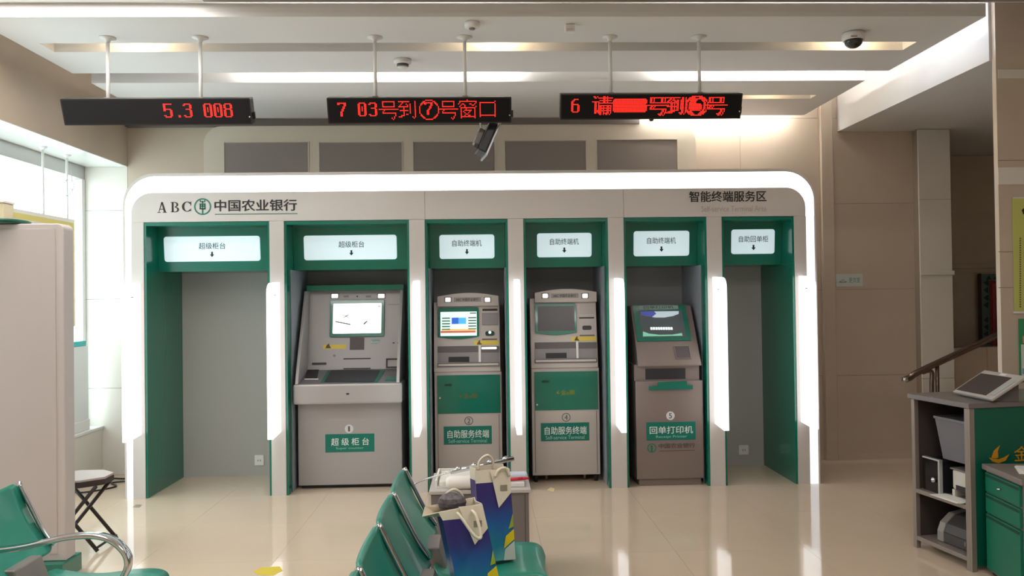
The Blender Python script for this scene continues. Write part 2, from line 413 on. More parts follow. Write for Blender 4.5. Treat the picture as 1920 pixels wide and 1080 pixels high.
# posts, dividers and light bars
for i, (a, b) in enumerate(POSTS):
    ga, gb = a-.018, b+.018
    if i == 0: ga = -2.775
    if i == 6: gb = 2.631
    box('post_face', a, b, -.004, .03, 0, ZB-.001, KW, K)
    if i in (0, 6):
        box('divider', a+.001, b-.001, .0305, YB-.002, 0, ZB-.002, KG, K)
        x0, x1 = (b+.0005, b+.018) if i == 0 else (a-.018, a-.0005)
        box('edge_trim', x0, x1, .004, YB-.002, 0, ZB-.002, KG, K)
    else:
        box('divider', ga, a-.0005, .004, YB-.002, 0, ZB-.002, KG, K); box('divider', b+.0005, gb, .004, YB-.002, 0, ZB-.002, KG, K)
        box('post_core', a, b, .031, YB-.002, 0, ZB-.002, KW, K)
    c = (a+b)/2
    prof = [(0-.0045, 1.692), (-.0045, .505), (-.25, .487), (-.25, 1.60)]+[(-.25+.09*(1-math.cos(math.radians(t))), 1.60+.085*math.sin(math.radians(t))) for t in (20, 40, 60, 80, 90)]
    bar = prism('light_bar', [(c-.02, y, z) for y, z in prof], (.04, 0, 0), BARM, K)
    if i in (0, 1, 4, 5, 6):
        xs = (c+.0205) if i < 3 else (c-.0205)
        box('clip', xs-.0004, xs+.0004, -.18, -.13, 1.585, 1.592, mat('clip_grey', (170, 170, 176), .5), bar)
# alcoves
AL = [(-2.665, -1.715), (-1.565, -.607), (-.447, .184), (.344, .994), (1.156, 1.799), (1.957, 2.519)]
HB = on(875, 503, Y=.25).z
HP = PL((0, .21, ZB), (0, -1, -.09))
SG = [((308, 443, 488, 490), '超级柜台', (373, 455, 423, 467)), ((570, 441, 744, 487), '超级柜台', (635, 452, 683, 464)), ((824, 440, 927, 485), '自助终端机', (848, 450, 903, 462)),
      ((1007, 437, 1109, 482), '自助终端机', (1031, 447, 1085, 459)), ((1188, 433, 1292, 480), '自助终端机', (1213, 445, 1267, 457)), ((1371, 430, 1452, 476), '自助回单柜', (1385, 442, 1440, 454))]
for i, (a, b) in enumerate(AL):
    prism('header', [(a+.001, .21, ZB-.003), (a+.001, .21+(ZB-HB)*.09, HB), (a+.001, YB-.06, HB), (a+.001, YB-.06, ZB-.003)], (b-a-.002, 0, 0), KG, K)
    box('top_trim', a+.001, b-.001, .004, .2095, ZB-.03, ZB-.003, KG, K)
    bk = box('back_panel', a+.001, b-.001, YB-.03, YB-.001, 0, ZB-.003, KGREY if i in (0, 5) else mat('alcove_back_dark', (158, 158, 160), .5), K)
    px, tx, tp = SG[i]
    s_ = HP.slab('sign_panel', px, SIGNM, K, -.002, .006, r=.022)
    HP.text('lettering', tx, tp, INK, s_, .0055, bold=.004)
    cx = (tp[0]+tp[2])/2; cy = tp[3]+10
    HP.pxpoly('arrow', [(cx-1.6, cy-5), (cx+1.6, cy-5), (cx+1.6, cy), (cx+4, cy), (cx, cy+5), (cx-4, cy), (cx-1.6, cy)], INK, s_, .004, .002)
    if 1 <= i <= 4:
        for xa, xb in ((a+.001, a+.006), (b-.006, b-.001)):
            box('alcove_lining', xa, xb, .12, YB-.031, 0, HB-.001, LINING, K)
# sockets on the plain back panels
BKP = PL((0, YB-.0305, 0), (0, -1, 0))
for px in ((478, 853, 495, 872), (1385, 834, 1403, 852)):
    s_ = BKP.slab('wall_socket', px, WHITE, K, 0, .01, r=.006)
    l, b, r, t = BKP.rect(*px); c = (l+r)/2
    for dx in (-.012, .008): BKP.poly('socket_hole', rr2(c+dx, (b+t)/2-.01, c+dx+.005, (b+t)/2+.006), DARK, s_, .0102, .0008)
# bank lettering on the fascia (left): serif latin letters, emblem, characters
def serif(name, polys, px):
    l, b, r, t = FP.rect(*px); W, H = r-l, t-b; V, F = [], []
    for poly in polys:
        n = len(V); V += [FP.pt(l+x*W, b+y*H, .0015) for x, y in poly]; F.append(tuple(range(n, n+len(poly))))
    return ob(name, V, F, INK, K)
serif('lettering', [[(.42, 1), (.56, 1), (.2, .06), (.13, .06)], [(.42, 1), (.58, 1), (.92, .06), (.68, .06)], [(.27, .3), (.75, .3), (.73, .37), (.29, .37)], [(0, 0), (.34, 0), (.34, .06), (0, .06)], [(.56, 0), (1, 0), (1, .06), (.56, .06)]], (295, 379, 313, 399))
def bowl(cx, cy, rx, ry, tk, a0, a1, n=12):
    o = [(cx+rx*math.cos(math.radians(a0+(a1-a0)*k/n)), cy+ry*math.sin(math.radians(a0+(a1-a0)*k/n))) for k in range(n+1)]
    i = [(cx+(rx-tk)*math.cos(math.radians(a0+(a1-a0)*k/n)), cy+(ry-.07)*math.sin(math.radians(a0+(a1-a0)*k/n))) for k in range(n+1)]
    return o+i[::-1]
serif('lettering', [[(.12, 0), (.36, 0), (.36, 1), (.12, 1)], [(0, 0), (.5, 0), (.5, .06), (0, .06)], [(0, .94), (.5, .94), (.5, 1), (0, 1)], bowl(.5, .75, .4, .25, .22, -90, 90), bowl(.5, .26, .5, .27, .24, -90, 90)], (320, 379, 336, 398))
serif('lettering', [bowl(.56, .5, .56, .5, .26, 40, 320, 24), [(.88, .62), (.98, .62), (.98, .98), (.9, .98)], [(.9, .1), (.98, .02), (.98, .3), (.9, .3)]], (341, 378, 359, 397))
EM = (380, 387.5)
em = FP.ring('bank_emblem', *EM, .067, .011, GINK, K, .002)
ea, eb = FP.uv(*EM)
def emq(lst): 
    V, F = [], []
    for q in lst:
        n = len(V); V += [FP.pt(ea+x, eb+y, .002) for x, y in q]; F.append(tuple(range(n, n+len(q))))
    return V, F
def rq(x0, y0, x1, y1): return [(x0, y0), (x1, y0), (x1, y1), (x0, y1)]
V, F = emq([rq(-.006, -.056, .006, -.012), rq(-.024, -.022, .024, -.012), rq(-.024, -.022, -.012, .026), rq(.012, -.022, .024, .026), rq(-.018, -.001, .018, .008), rq(-.0045, -.012, .0045, .046), rq(-.018, .016, .018, .024), rq(-.022, .036, -.012, .052), rq(.012, .036, .022, .052), rq(-.012, .034, .012, .042)])
ob('emblem_ear', V, F, GINK, em)
FP.text('lettering', '中国农业银行', (402, 374, 557, 396), INK, K, .0015, bold=.026)
FP.slab('underline', (403, 400.5, 558, 402), GINK, K, 0, .0015)
FP.text('lettering', '智能终端服务区', (1292, 358, 1437, 378.5), INK, K, .0015, bold=.022)
FP.text('lettering', 'Self-service Terminal Area', (1315, 386, 1437, 396.5), INKL, K, .0015)
FP.text('lettering', 'Self-service Terminal Area', (330, 340, 615, 356), mat('faint_band_print', (236, 236, 238), .5, emit=.75), lb, .0015, kind='stuff')

# ------------------------------------------------------------------ LED dot matrix signs
GL = {
'号': "................ ...##########... ...#........#... ...#........#... ...#........#... ...##########... ................ ################ ....#........... ...#............ ...###########.. .............#.. .............#.. ............#... ..........#.#... ...........#....",
'到': "................ #########....#.. ...#.........#.. ..#...#..#...#.. .#.....#.#...#.. ########.#...#.. ....#....#...#.. ....#....#...#.. .#######.#...#.. ....#....#...#.. ....#....#...#.. ....#.##.....#.. ..###........#.. ###........#.#.. ............#... ................",
'窗': ".......#........ .##############. .#............#. #..##....##..#.. ..#..#.....##... .#...#........#. ..############.. ..#...#......#.. ..#..######..#.. ..#.#....#...#.. ..#..#..#....#.. ..#...##.....#.. ..#..#..##...#.. ..############.. ..#..........#.. ................",
'口': "................ .............#.. .############... .#...........#.. .#...........#.. .#...........#.. .#...........#.. .#...........#.. .#...........#.. .#...........#.. .#...........#.. .#...........#.. .#############.. .#...........#.. ................ ................",
'请': ".#.......#...... ..#..#########.. .........#...... ......#######... ###......#...... ..#..########### ..#............. ..#...#######... ..#...#.....#... ..#...#######... ..#...#.....#... ..#.#.#######... ..##..#.....#... ..#...#...#.#... ......#....#.... ................",
'0': ".#####. ##...## ##...## ##.#.## ##.#.## ##.#.## ##.#.## ##...## ##...## ##...## .#####.",
'3': ".#####. ##...## .....## .....## ..####. .....## .....## .....## .....## ##...## .#####.",
'5': "####### ##..... ##..... ##..... ######. ##...## .....## .....## .....## ##...## .#####.",
'6': "..####. .##.... ##..... ##..... ######. ##...## ##...## ##...## ##...## ##...## .#####.",
'7': "####### ##...## .....## ....##. ....##. ...##.. ...##.. ..##... ..##... ..##... ..##...",
'8': ".#####. ##...## ##...## ##...## .#####. ##...## ##...## ##...## ##...## ##...## .#####.",
'.': "....... ....... ....... ....... ....... ....... ....... ....... ....... ..##... ..##..."}
def glyph(ch):
    if ch in ('⑦', '⑥'):
        pts = {(round(7.5+7.6*math.cos(a*math.pi/36)), round(7.5+7.6*math.sin(a*math.pi/36))) for a in range(72)}
        d = GL['7' if ch == '⑦' else '6'].split()
        for r_, row in enumerate(d[:11:1]):
            for c_, q in enumerate(row):
                if q == '#' and r_ < 11: pts.add((c_+4, int(2.5+r_*.9)))
        return pts
    rows = GL[ch].split(); dy = 2 if len(rows) == 11 else 0
    return {(c_, r_+dy) for r_, row in enumerate(rows) for c_, q in enumerate(row) if q == '#'}
YS = -1.31
def led_sign(label, xl, xr, ytop, texts, poles, smear=None):
    a = on(xl, ytop[0], Y=YS-.06); b = on(xr, ytop[1], Y=YS-.06)
    zt = (a.z+b.z)/2; hh = .162; tl = math.tan(math.radians(20))
    t = thing('led_sign', ((a.x+b.x)/2, YS, zt), label, 'sign', 'hanging red LED signs')
    p0 = Vector((0, YS-.06, zt)); n = Vector((0, -math.cos(math.radians(20)), -math.sin(math.radians(20))))
    LP = PL(p0, n)
    h = hh
    LP.poly('housing', rr2(a.x, -h, b.x, 0, .006, 3), BLACK, t, -.075, .074)
    # bezel + dark screen
    fr_ = LP.poly('screen', rr2(a.x+.008, -h+.008, b.x-.008, -.008), mat('led_screen', (22, 19, 21), .7, spec=.2), t, -.001, .002)
    P = .0079; V, F = [], []
    def dots(pts, u0, row0=0):
        x0, _ = LP.uv(u0, ytop[0]+20)
        for c_, r_ in pts:
            x = x0+c_*P; y = -.018-(r_+row0)*P; n_ = len(V); d = P*.31
            V.extend([LP.pt(x-d, y-d, .0022), LP.pt(x+d, y-d, .0022), LP.pt(x+d, y+d, .0022), LP.pt(x-d, y+d, .0022)]); F.append((n_, n_+1, n_+2, n_+3))
    for ch, u0 in texts: dots(glyph(ch), u0)
    if smear:
        acc = set()
        for ch, c0 in smear:
            for k in (0, 1, 3):
                acc |= {(c_+c0+k, r_) for c_, r_ in glyph(ch)}
        dots(acc, 1111)
    ob('lit_dots', V, F, LEDRED, fr_, kind='stuff')
    # side latch
    LP.poly('latch', rr2(b.x+.001, -h+.03, b.x+.012, -h+.075, .003, 2), BLACK, t, -.05, .02)
    LP.poly('indicator', rr2(b.x-.016, -h+.044, b.x-.008, -h+.052, .003, 3), WINK, t, .0012, .002)
    for u in poles:
        q = on(u, 70, Z=H1); x = q.x
        pl = tube('hanger_pole', [(x, YS, zt-.002), (x, YS, H1-.008)], .0115, WHITE, t, 12)
        lathe('flange', [(.05, 0), (.05, -.004), (.02, -.012), (.012, -.03)], (x, YS, H1-.0005), WHITE, pl, 20)
        box('bracket', x-.018, x+.018, YS-.02, YS+.03, zt-.03, zt+.02, GREYM, t)
    return t
led_sign('hanging red LED sign reading 5.3 008, leftmost', 112, 468, (188, 182), [('5', 308), ('.', 330), ('3', 345), ('0', 383), ('0', 402), ('8', 421)], (201, 375))
led_sign('hanging red LED sign with crisp Chinese window-number text, middle one', 612, 959, (183, 182), [('7', 634), ('0', 672), ('3', 692), ('号', 711), ('到', 748), ('⑦', 787), ('号', 823), ('窗', 860), ('口', 898)], (703, 871))
led_sign('hanging red LED sign with smeared scrolling text after a 6', 1051, 1393, (173, 178), [('6', 1072)], (1143, 1309), smear=[('请', 0), ('0', 17), ('3', 22), ('0', 30), ('3', 35), ('号', 44), ('到', 60), ('⑥', 76), ('号', 92)])

# ------------------------------------------------------------------ ceiling devices
def dome(name, label, u, v, prof, lens=None):
    p = on(u, v, Z=H1); t = thing(name, (p.x, p.y, H1), label, 'camera' if lens else 'smoke detector', None if lens else 'ceiling detectors')
    lathe('base', prof, (p.x, p.y, H1-.0005), WHITE, t, 28)
    return t, p
t, p = dome('smoke_detector', 'white smoke detector in front of the ceiling slot, beside a sign pole', 885, 42, [(.045, 0), (.047, -.012), (.044, -.03), (.034, -.036)])
lathe('cap', [(.02, -.0365), (.018, -.042)], (p.x, p.y, H1-.0005), GREYM, t)
t, p = dome('smoke_detector', 'white smoke detector with dark vents behind the ceiling slot', 755, 112, [(.06, 0), (.062, -.02), (.05, -.032)])
lathe('vent', [(.042, -.0325), (.04, -.048), (.034, -.05)], (p.x, p.y, H1-.0005), mat('vent_dark', (90, 88, 88), .6), t)
lathe('cap', [(.038, -.0505), (.03, -.06)], (p.x, p.y, H1-.0005), WHITE, t)
p = on(1068, 46, Z=H1)
t = thing('motion_sensor', (p.x, p.y, H1), 'small white box sensor on the ceiling between two LED signs', 'sensor')
box('body', p.x-.03, p.x+.03, p.y-.02, p.y+.02, H1-.05, H1-.0005, WHITE, t, bevel=.006)
box('lens', p.x-.02, p.x+.02, p.y-.024, p.y-.0205, H1-.046, H1-.03, KW, t)
t, p = dome('dome_camera', 'white dome security camera with dark lens on the ceiling at right', 1600, 62, [(.05, 0), (.072, -.004), (.074, -.03), (.066, -.048)], 1)
lathe('dark_dome', [(.058, -.0485)]+[(.058*math.cos(a*math.pi/16), -.049-.05*math.sin(a*math.pi/16)) for a in range(1, 8)], (p.x, p.y, H1-.0005), mat('smoked_dome', (34, 34, 36), .12, coat=.5), t)
box('logo_strip', p.x-.05, p.x-.01, p.y-.0745, p.y-.0715, H1-.047, H1-.041, GREYM, t)

# suspended monitor seen nearly edge-on
YM = -1.12
p = on(915, 264, Y=YM)
mon = thing('hanging_monitor', (p.x, YM, p.z), 'thin black monitor hanging tilted below the middle LED sign', 'monitor')
MC = Vector((p.x, YM, p.z)); ang = math.radians(-24); yawm = math.radians(9)
def mxf(q):
    q = Matrix.Rotation(yawm, 3, 'Z') @ (Matrix.Rotation(-ang, 3, 'Y') @ q); return MC+q
box('back_housing', -.045, .012, -.09, .09, -.10, .11, BLACK, mon, .008, xf=mxf)
box('bezel',   .0125, .026, -.11, .11, -.12, .125, ALU, mon, .004, xf=mxf)
box('screen', .0262, .028, -.1, .1, -.11, .115, DARK, mon, xf=mxf)
box('mount_box', -.085, -.0455, -.04, .04, -.06, .05, GREYM, mon, .005, xf=mxf)
box('knob', -.075, -.0455, -.055, -.041, -.09, -.062, BLACK, mon, .004, xf=mxf)
q = mxf(Vector((-.065, 0, .045)))
zsg = on(900, 226, Y=YS).z
tube('support_arm', bez([(q.x-.012, YS+.075, zsg+.005), (q.x-.014, YS+.08, q.z+.06), (q.x-.006, YM-.02, q.z+.03), q]), .006, WHITE, mon)
# small bullet camera under the third sign, fixed to the ceiling behind
p = on(1222, 224, Y=-1.3)
t = thing('bullet_camera', p, 'tiny dark camera just below the right LED sign', 'camera')
tube('stem', [(p.x, -1.3, p.z), (p.x, -1.3, p.z+.012)], .006, GREYM, t)
tube('body', [(p.x-.012, -1.33, p.z-.008), (p.x+.008, -1.27, p.z+.006)], .012, DARK, t)

# ------------------------------------------------------------------ cream box with five grey panels on the far wall
CP = PL((0, .84, 0), (0, -1, 0))
cb = thing('wall_light_box', (-.3, .87, 2.2), 'cream rounded wall box with five grey panels above the kiosk', 'sign box')
l, b, r, t_ = CP.rect(382, 230, 1300, 330)
l = on(382, 300, Y=.84).x; r = on(1305, 300, Y=.84).x; zt = 3.124
CREAM = mat('cream_box', (214, 204, 188), .35)
CP.poly('body', [(l, 2.2), (r, 2.2)]+rr2(l, 2.2, r, zt, .16, 8, (0, 0, 1, 1))[2:], CREAM, cb, -.055, .055)
for px in ((422, 268, 577, 345), (600, 268, 753, 345), (776, 267, 927, 345), (948, 265, 1098, 345), (1120, 263, 1269, 345)):
    s_ = CP.slab('panel', px, mat('panel_grey', (140, 131, 126), .45), cb, .0005, .004)
    CP.frame('panel_frame', (px[0]-2.5, px[1]-2.5, px[2]+2.5, px[3]), .008, CREAM, s_, .0005, .01)

# ------------------------------------------------------------------ machine 1: big super counter
def X(u, v, Y): return on(u, v, Y=Y).x
def Zp(u, v, Y): return on(u, v, Y=Y).z
Y1 = .19
x0, x1 = X(559, 850, Y1), X(754, 850, Y1)
m1 = thing('counter_machine', ((x0+x1)/2, .45, 0), 'wide silver self-service counter machine numbered 1 with lit white screen', 'bank machine')
zl0, zl1 = Zp(650, 757, .1), Zp(650, 719, .1)
box('lower_cabinet', x0, x1, Y1, .72, .03, zl0+.01, SILVER, m1, .006)
box('plinth', x0+.02, x1-.02, Y1+.04, .70, 0, .0295, BLACK, m1)
la, lb_ = X(550, 738, .1), X(754.5, 738, .1)
box('front_ledge', la, lb_, .08, .40, zl0, zl1, SILVER, m1, .015)
LG = PL((0, .08, 0), (0, -1, 0)); LG.disc('lock', 652, 738.5, .014, BLACK, m1, -.001, .003, ry=.007)
zw = Zp(660, 693, .43)
profile_x('work_surface', [(.095, zl1+.001), (.43, zw), (.43, zl1+.001)], x0+.03, x1-.03, mat('work_grey', (120, 116, 120), .35, metal=.2), m1)
yt = .56; ztop = Zp(665, 545, yt); 
UPL = PL((0, .43, zw), (0, -(ztop-zw), (yt-.43)))
profile_x('screen_panel', [(.431, zw+.001), (yt, ztop), (.71, ztop), (.71, zw+.001)], x0+.03, x1-.03, SILVER, m1)
zc = Zp(665, 534, .5)
box('top_trim', x0+.02, x1-.001, .47, .715, ztop+.001, zc, KG, m1, .003)
for a, b in ((x0+.004, x0+.029), (x1-.029, x1-.004)):
    profile_x('side_cheek', [(.085, zl1+.001), (.13, zl1+.12), (.30, zl1+.45), (.46, ztop), (.715, ztop), (.715, zl1+.001)], a, b, SILVER, m1, .003)
# work surface details
WS = PL((0, .095, zl1+.001), (0, -(zw-zl1), .335))
WS.pxpoly('keyboard_surround', [(601, 717), (615, 695), (722, 695), (708, 717)], mat('pad_green', (30, 96, 82), .4), m1, .0005, .003)
WS.pxpoly('keyboard', [(608, 717), (621, 695.5), (712, 695.5), (701, 717)], DARK, m1, .004, .003)
WS.pxpoly('fingerprint_pad', [(722, 714), (726, 708), (746, 708), (744, 714)], KG, m1, .0005, .006)
WS.pxpoly('card_tray', [(570, 712), (577, 693), (598, 693), (594, 712)], DARK, m1, .0005, .004)
WS.pxpoly('card_tray_lip', [(571, 713), (571, 711.5), (597, 711.5), (597, 713)], WHITE, m1, .0045, .004)
# screen panel details
U = UPL
sc = U.slab('screen_frame', (619, 563, 721, 632), KG, m1, .0005, .016, r=.012, bevel=.003)
so = U.slab('screen', (625, 569.5, 715.5, 625.5), mat('white_screen', (246, 252, 255), .3, emit=1.1), sc, .0166, .001, r=.008)
U.pxpoly('icon', [(630, 602.5), (658, 608), (657.5, 610), (629.5, 604.5)], mat('icon_grey', (110, 92, 84), .5), so, .0178, .0006)
U.pxpoly('icon', [(642, 590), (656, 596), (656, 597), (642, 591)], MT['icon_grey'], so, .0178, .0006)
U.pxpoly('icon', [(655, 591), (645, 597), (644, 596), (654, 590)], MT['icon_grey'], so, .0178, .0006)
U.pxpoly('icon', [(681, 608), (688, 602), (690, 603), (684, 609)], MT['icon_grey'], so, .0178, .0006)
U.slab('icon', (709, 574, 714, 575.5), MT['icon_grey'], so, .0178, .0006)
lampm = mat('lamp_lens', (240, 240, 240), .2, emit=.8)
for u in (628, 715):
    q = U.slab('lamp_housing', (u-8, 550, u+8, 560), GREYM, m1, .0003, .004); U.slab('lamp_lens', (u-6, 551.5, u+6, 559), lampm, q, .0045, .004, r=.006)
for u in (649, 691): U.slab('name_plate', (u-5, 554, u+5, 557.5), GREYM, m1, .0005, .002)
U.disc('camera_lens', 670, 556, .007, BLACK, m1, .0005, .004)
U.slab('camera_recess', (656, 633, 683, 656), mat('recess_brown', (86, 78, 80), .5), m1, .0005, .003)
U.slab('reader_light', (695, 637.5, 712, 643), KG, m1, .0005, .008, r=.006)
yw = U.slab('warning_sticker', (606, 646, 649, 654), YELLOW, m1, .0005, .001)
U.pxpoly('sticker_mark', [(610, 653), (613, 647), (617, 644), (618, 648), (621, 653)], mat('brown_print', (92, 70, 30), .5), yw, .0016, .0006)
for v in (672.5, 691): U.slab('paper_slot', (644, v-1, 695, v+1), BLACK, m1, .0005, .003)
U.slab('paper_slot', (585, 680, 612, 684), DARK, m1, .0005, .004)
U.frame('coin_frame', (724, 672, 751, 690), .012, DARK, m1, .0005, .008)
U.slab('print_line', (727, 570.5, 752, 571.5), GREYM, m1, .0005, .001)
for u in (738, 747): U.disc('led_dot', u, 643, .01, DARK, m1, .0005, .003, ry=.005)
U.disc('lock', 627, 667, .011, GREYM, m1, .0005, .003)
# label plates
LBG = mat('label_green', (0, 112, 96), .4)
def plate(P, m, px, cn, cpx, en, epx, num, npx, dark):
    s_ = P.slab('label_plate', px, LBG, m, .0005, .0015)
    P.text('lettering', cn, cpx, WINK, s_, .0026, bold=.009)
    P.text('lettering', en, epx, mat('pale_print', (150, 200, 190), .5), s_, .0026)
    if dark:
        rg = P.ring('number_ring', *npx, .036, .0055, mat('number_ink', (52, 60, 82), .5), m, .001)
        P.text('number', num, (npx[0]-3, npx[1]-5, npx[0]+3, npx[1]+5), mat('number_grey', (88, 86, 94), .5), rg, .0012, bold=.02)
    else:
        rg = P.disc('number_disc', *npx, .035, mat('disc_white', (214, 214, 216), .5), m, .0005, .001)
        P.text('number', num, (npx[0]-(1.8 if num == '1' else 3), npx[1]-5, npx[0]+(1.8 if num == '1' else 3), npx[1]+5), mat('number_grey', (88, 86, 94), .5), rg, .0018, bold=.02)
C1 = PL((0, Y1, 0), (0, -1, 0))
plate(C1, m1, (610, 813.5, 702, 847.5), '超 级 柜 台', (621, 821, 692, 835), 'Super counter', (630, 838, 682, 843), '1', (654.5, 804), False)

# ------------------------------------------------------------------ machines 2 and 4: slim terminals
def terminal(label, YT, mx, my, second):
    def T(px): return (mx(px[0]), my(px[1]), mx(px[2]), my(px[3]))
    def q(u, v): return mx(u), my(v)
    xa, xb = on(*q(815.5, 800), Y=YT).x, on(*q(941.5, 800), Y=YT).x
    m = thing('service_terminal', ((xa+xb)/2, YT+.2, 0), label, 'bank machine', 'slim self-service terminals')
    zb = on(*q(880, 897), Y=YT).z; zm = on(*q(880, 697), Y=YT).z; zt = on(*q(880, 566), Y=YT+.06).z
    box('lower_cabinet', xa, xb, YT, YT+.40, zb, zm, LSILVER, m, .004)
    for x in (xa+.03, xb-.03):
        for y in (YT+.05, YT+.35): 
            tube('foot', [(x, y, 0), (x, y, zb-.0005)], .018, BLACK, m)
    for x in (xa+.12, xb-.12): tube('levelling_foot', [(x, YT+.1, 0), (x, YT+.1, zb-.0005)], .014, STEEL, m)
    P = PL((0, YT, 0), (0, -1, 0))
    d = P.slab('green_door', T((820, 703, 938, 775)), KG, m, .0005, .006, bevel=.001)
    P.text('lettering', '金e顺' if second else '金e顺', T((869, 737, 895, 747)), OLIVE if second else mat('dim_print', (92, 92, 30), .5), d, .0072, bold=.02)
    a_, b_ = P.uv(*q(865, 742)); 
    P.poly('crescent', [(a_-.022, b_-.004), (a_-.004, b_-.016), (a_+.016, b_-.002), (a_-.002, b_-.007), (a_+.002, b_+.018), (a_-.012, b_+.004)], OLIVE if second else MT['dim_print'], d, .0066, .0008)
    P.slab('door_handle', T((834, 720, 847, 723.5)), mat('handle_dark', (10, 60, 50), .3), d, .0066, .008)
    P.disc('keyhole', *q(825, 765 if second else 746), .008, CHROME, d, .0066, .003)
    for u in (821.5, 936.5): P.slab('seam', T((u-.7, 776, u+.7, 893)), GREYM, m, .0002, .0008)
    plate(P, m, T((832, 799, 922, 833)), '自助服务终端', T((839, 806, 917, 821)), 'Self-service Terminal', T((841, 823, 913, 830)), '2' if not second else '4', q(879, 789), True)
    # upper body tilted slightly back
    profile_x('upper_body', [(YT-.015, zm+.001), (YT-.015, zm+.03), (YT+.075, zt), (YT+.36, zt), (YT+.36, zm+.001)], xa-.002, xb-.008, LSILVER, m, .005)
    UP_ = PL((0, YT-.015, zm+.03), (0, -(zt-zm-.03), .09))
    # curved head
    hx0, hx1 = on(*q(820, 560), Y=YT+.06).x, on(*q(935, 560), Y=YT+.06).x; zc0 = on(*q(823, 556), Y=YT+.05).z; zc1 = on(*q(878, 549), Y=YT+.05).z
    cx = (hx0+hx1)/2; hw = (hx1-hx0)/2
    pts = [(hx0, YT+.03, zt-.035), (hx1, YT+.03, zt-.035)]+[(cx+hw*math.cos(math.pi*k/12) if False else hx1-(hx1-hx0)*k/12, YT+.03, zc0+(zc1-zc0)*math.sin(math.pi*k/12)) for k in range(13)]
    hd = prism('head', pts, (0, .2, 0), LSILVER, m, .004)
    HD = PL((0, YT+.03, 0), (0, -1, 0))
    for u in (840, 914):
        h_ = HD.slab('lamp_housing', T((u-7, 557, u+7, 567)), GREYM, m, .0003, .003); HD.slab('lamp_lens', T((u-5, 558, u+5, 566)), lampm, h_, .0036, .004, r=.008)
    HD.slab('name_strip', T((851, 557.5, 902, 566)), mat('strip_silver', (150, 143, 140), .4), m, .0003, .002)
    HD.text('lettering', 'ABC 中国农业银行', T((855, 559, 897, 564.5)), INK, m, .0026, bold=.01)
    # screen
    l, b, r, t = UP_.rect(*T((821, 577, 898, 636)))
    rim = rr2(l, b, r, t, .018, 5)
    rim = [p for p in rim if p[1] > (b+t)/2]; 
    low = [(l+(r-l)*k/10, b+.02-.02*math.sin(math.pi*k/10)) for k in range(11)]
    sf = UP_.poly('screen_frame', low+rim, KG, m, .0005, .014, bevel=.002)
    if second:
        UP_.slab('screen', T((826, 582, 894, 628)), mat('off_screen', (66, 62, 66), .25), sf, .0146, .001, r=.006)
    else:
        s_ = UP_.slab('screen', T((826, 585, 894, 630)), mat('lit_screen', (196, 226, 214), .3, emit=.9), sf, .0146, .001)
        def ic(px, rgb, e=.7): UP_.slab('screen_graphic', T(px), mat('scr%d_%d_%d' % rgb, rgb, .4, emit=e), s_, .0157, .0005)
        for k in range(5):
            ic((829, 596+k*5.2, 844, 598.2+k*5.2), (50, 96, 76), .3); ic((878, 595+k*5.2, 893, 597.2+k*5.2), (50, 96, 76), .3)
        ic((847, 596, 860, 608), (44, 92, 190)); ic((860.1, 596, 874, 608), (70, 165, 220)); ic((848, 609, 873, 615), (220, 236, 240))
        ic((828, 617, 892, 620), (206, 178, 96)); ic((826.5, 620.5, 892, 624.5), (176, 84, 60)); ic((826.5, 626, 893, 629.5), (210, 240, 240))
        ic((881, 586.5, 893, 588.5), (60, 80, 76), .2)
    # right column
    if second:
        UP_.slab('cover_plate', T((904, 580, 932, 596)), mat('cover_light', (182, 172, 168), .4), m, .0005, .003); UP_.slab('card_slot', T((903, 602, 931, 604.5)), DARK, m, .0005, .003)
        UP_.slab('reader_plate', T((905, 613, 930, 630)), LSILVER, m, .0005, .003)
        UP_.slab('card_reader', T((909, 618, 926, 626)), BLACK, m, .004, .006, r=.014)
    else:
        UP_.slab('receipt_slot', T((904.5, 579, 932.5, 583)), BLACK, m, .0005, .003)
        UP_.slab('printer_flap', T((905, 588, 933, 609)), mat('flap_grey', (146, 140, 142), .4), m, .0005, .003); UP_.frame('flap_frame', T((904, 587, 934, 610)), .004, GREYM, m, .0005, .005)
        c_ = UP_.slab('card_reader', T((910, 621, 927, 629.5)), mat('reader_green', (14, 50, 40), .3), m, .0005, .008, r=.016)
        UP_.disc('reader_light', *q(918.5, 623.5), .011, mat('green_glow', (190, 255, 220), .3, emit=2), c_, .009, .002)
    UP_.slab('card_lip', T((904, 635, 932, 637.5)), mat('lip_brown', (110, 92, 84), .4), m, .0005, .003)
    y_ = UP_.slab('warning_sticker', T((889, 638.5, 935, 646.5)), YELLOW, m, .0005, .001)
    UP_.pxpoly('sticker_mark', [q(894, 646), q(897, 640), q(900, 637), q(900.5, 642), q(904, 646)], MT['brown_print'], y_, .0016, .0006)
    # tray recesses
    dk = mat('tray_dark', (96, 90, 90), .4)
    UP_.slab('tray_back', T((820.5, 649, 897, 661)), dk, m, .0005, .002); UP_.slab('tray_back', T((902, 649, 936, 661)), dk, m, .0005, .002)
    UP_.slab('tray_shade', T((820.5, 661.2, 897, 680)), mat('tray_mid', (140, 134, 136), .4), m, .0005, .002); UP_.slab('tray_shade', T((902, 661.2, 936, 680)), MT['tray_mid'], m, .0005, .002)
    UP_.slab('cash_slot', T((841, 669, 880, 679)), BLACK, m, .0026, .002)
    UP_.slab('tray_divider', T((897.5, 648, 901.5, 679)), WHITE, m, .0005, .012)
    if not second: UP_.slab('tray_light', T((903, 651, 931, 654.5)), mat('tray_glow', (250, 250, 250), .3, emit=2), m, .0026, .003, r=.004)
    fl = UP_.frame('tray_rim', T((820.5, 680.5, 936, 687.5)), .006, dk, m, .0005, .016)
    UP_.slab('tray_floor', T((822, 682, 934, 686)), LSILVER, m, .0005, .02)
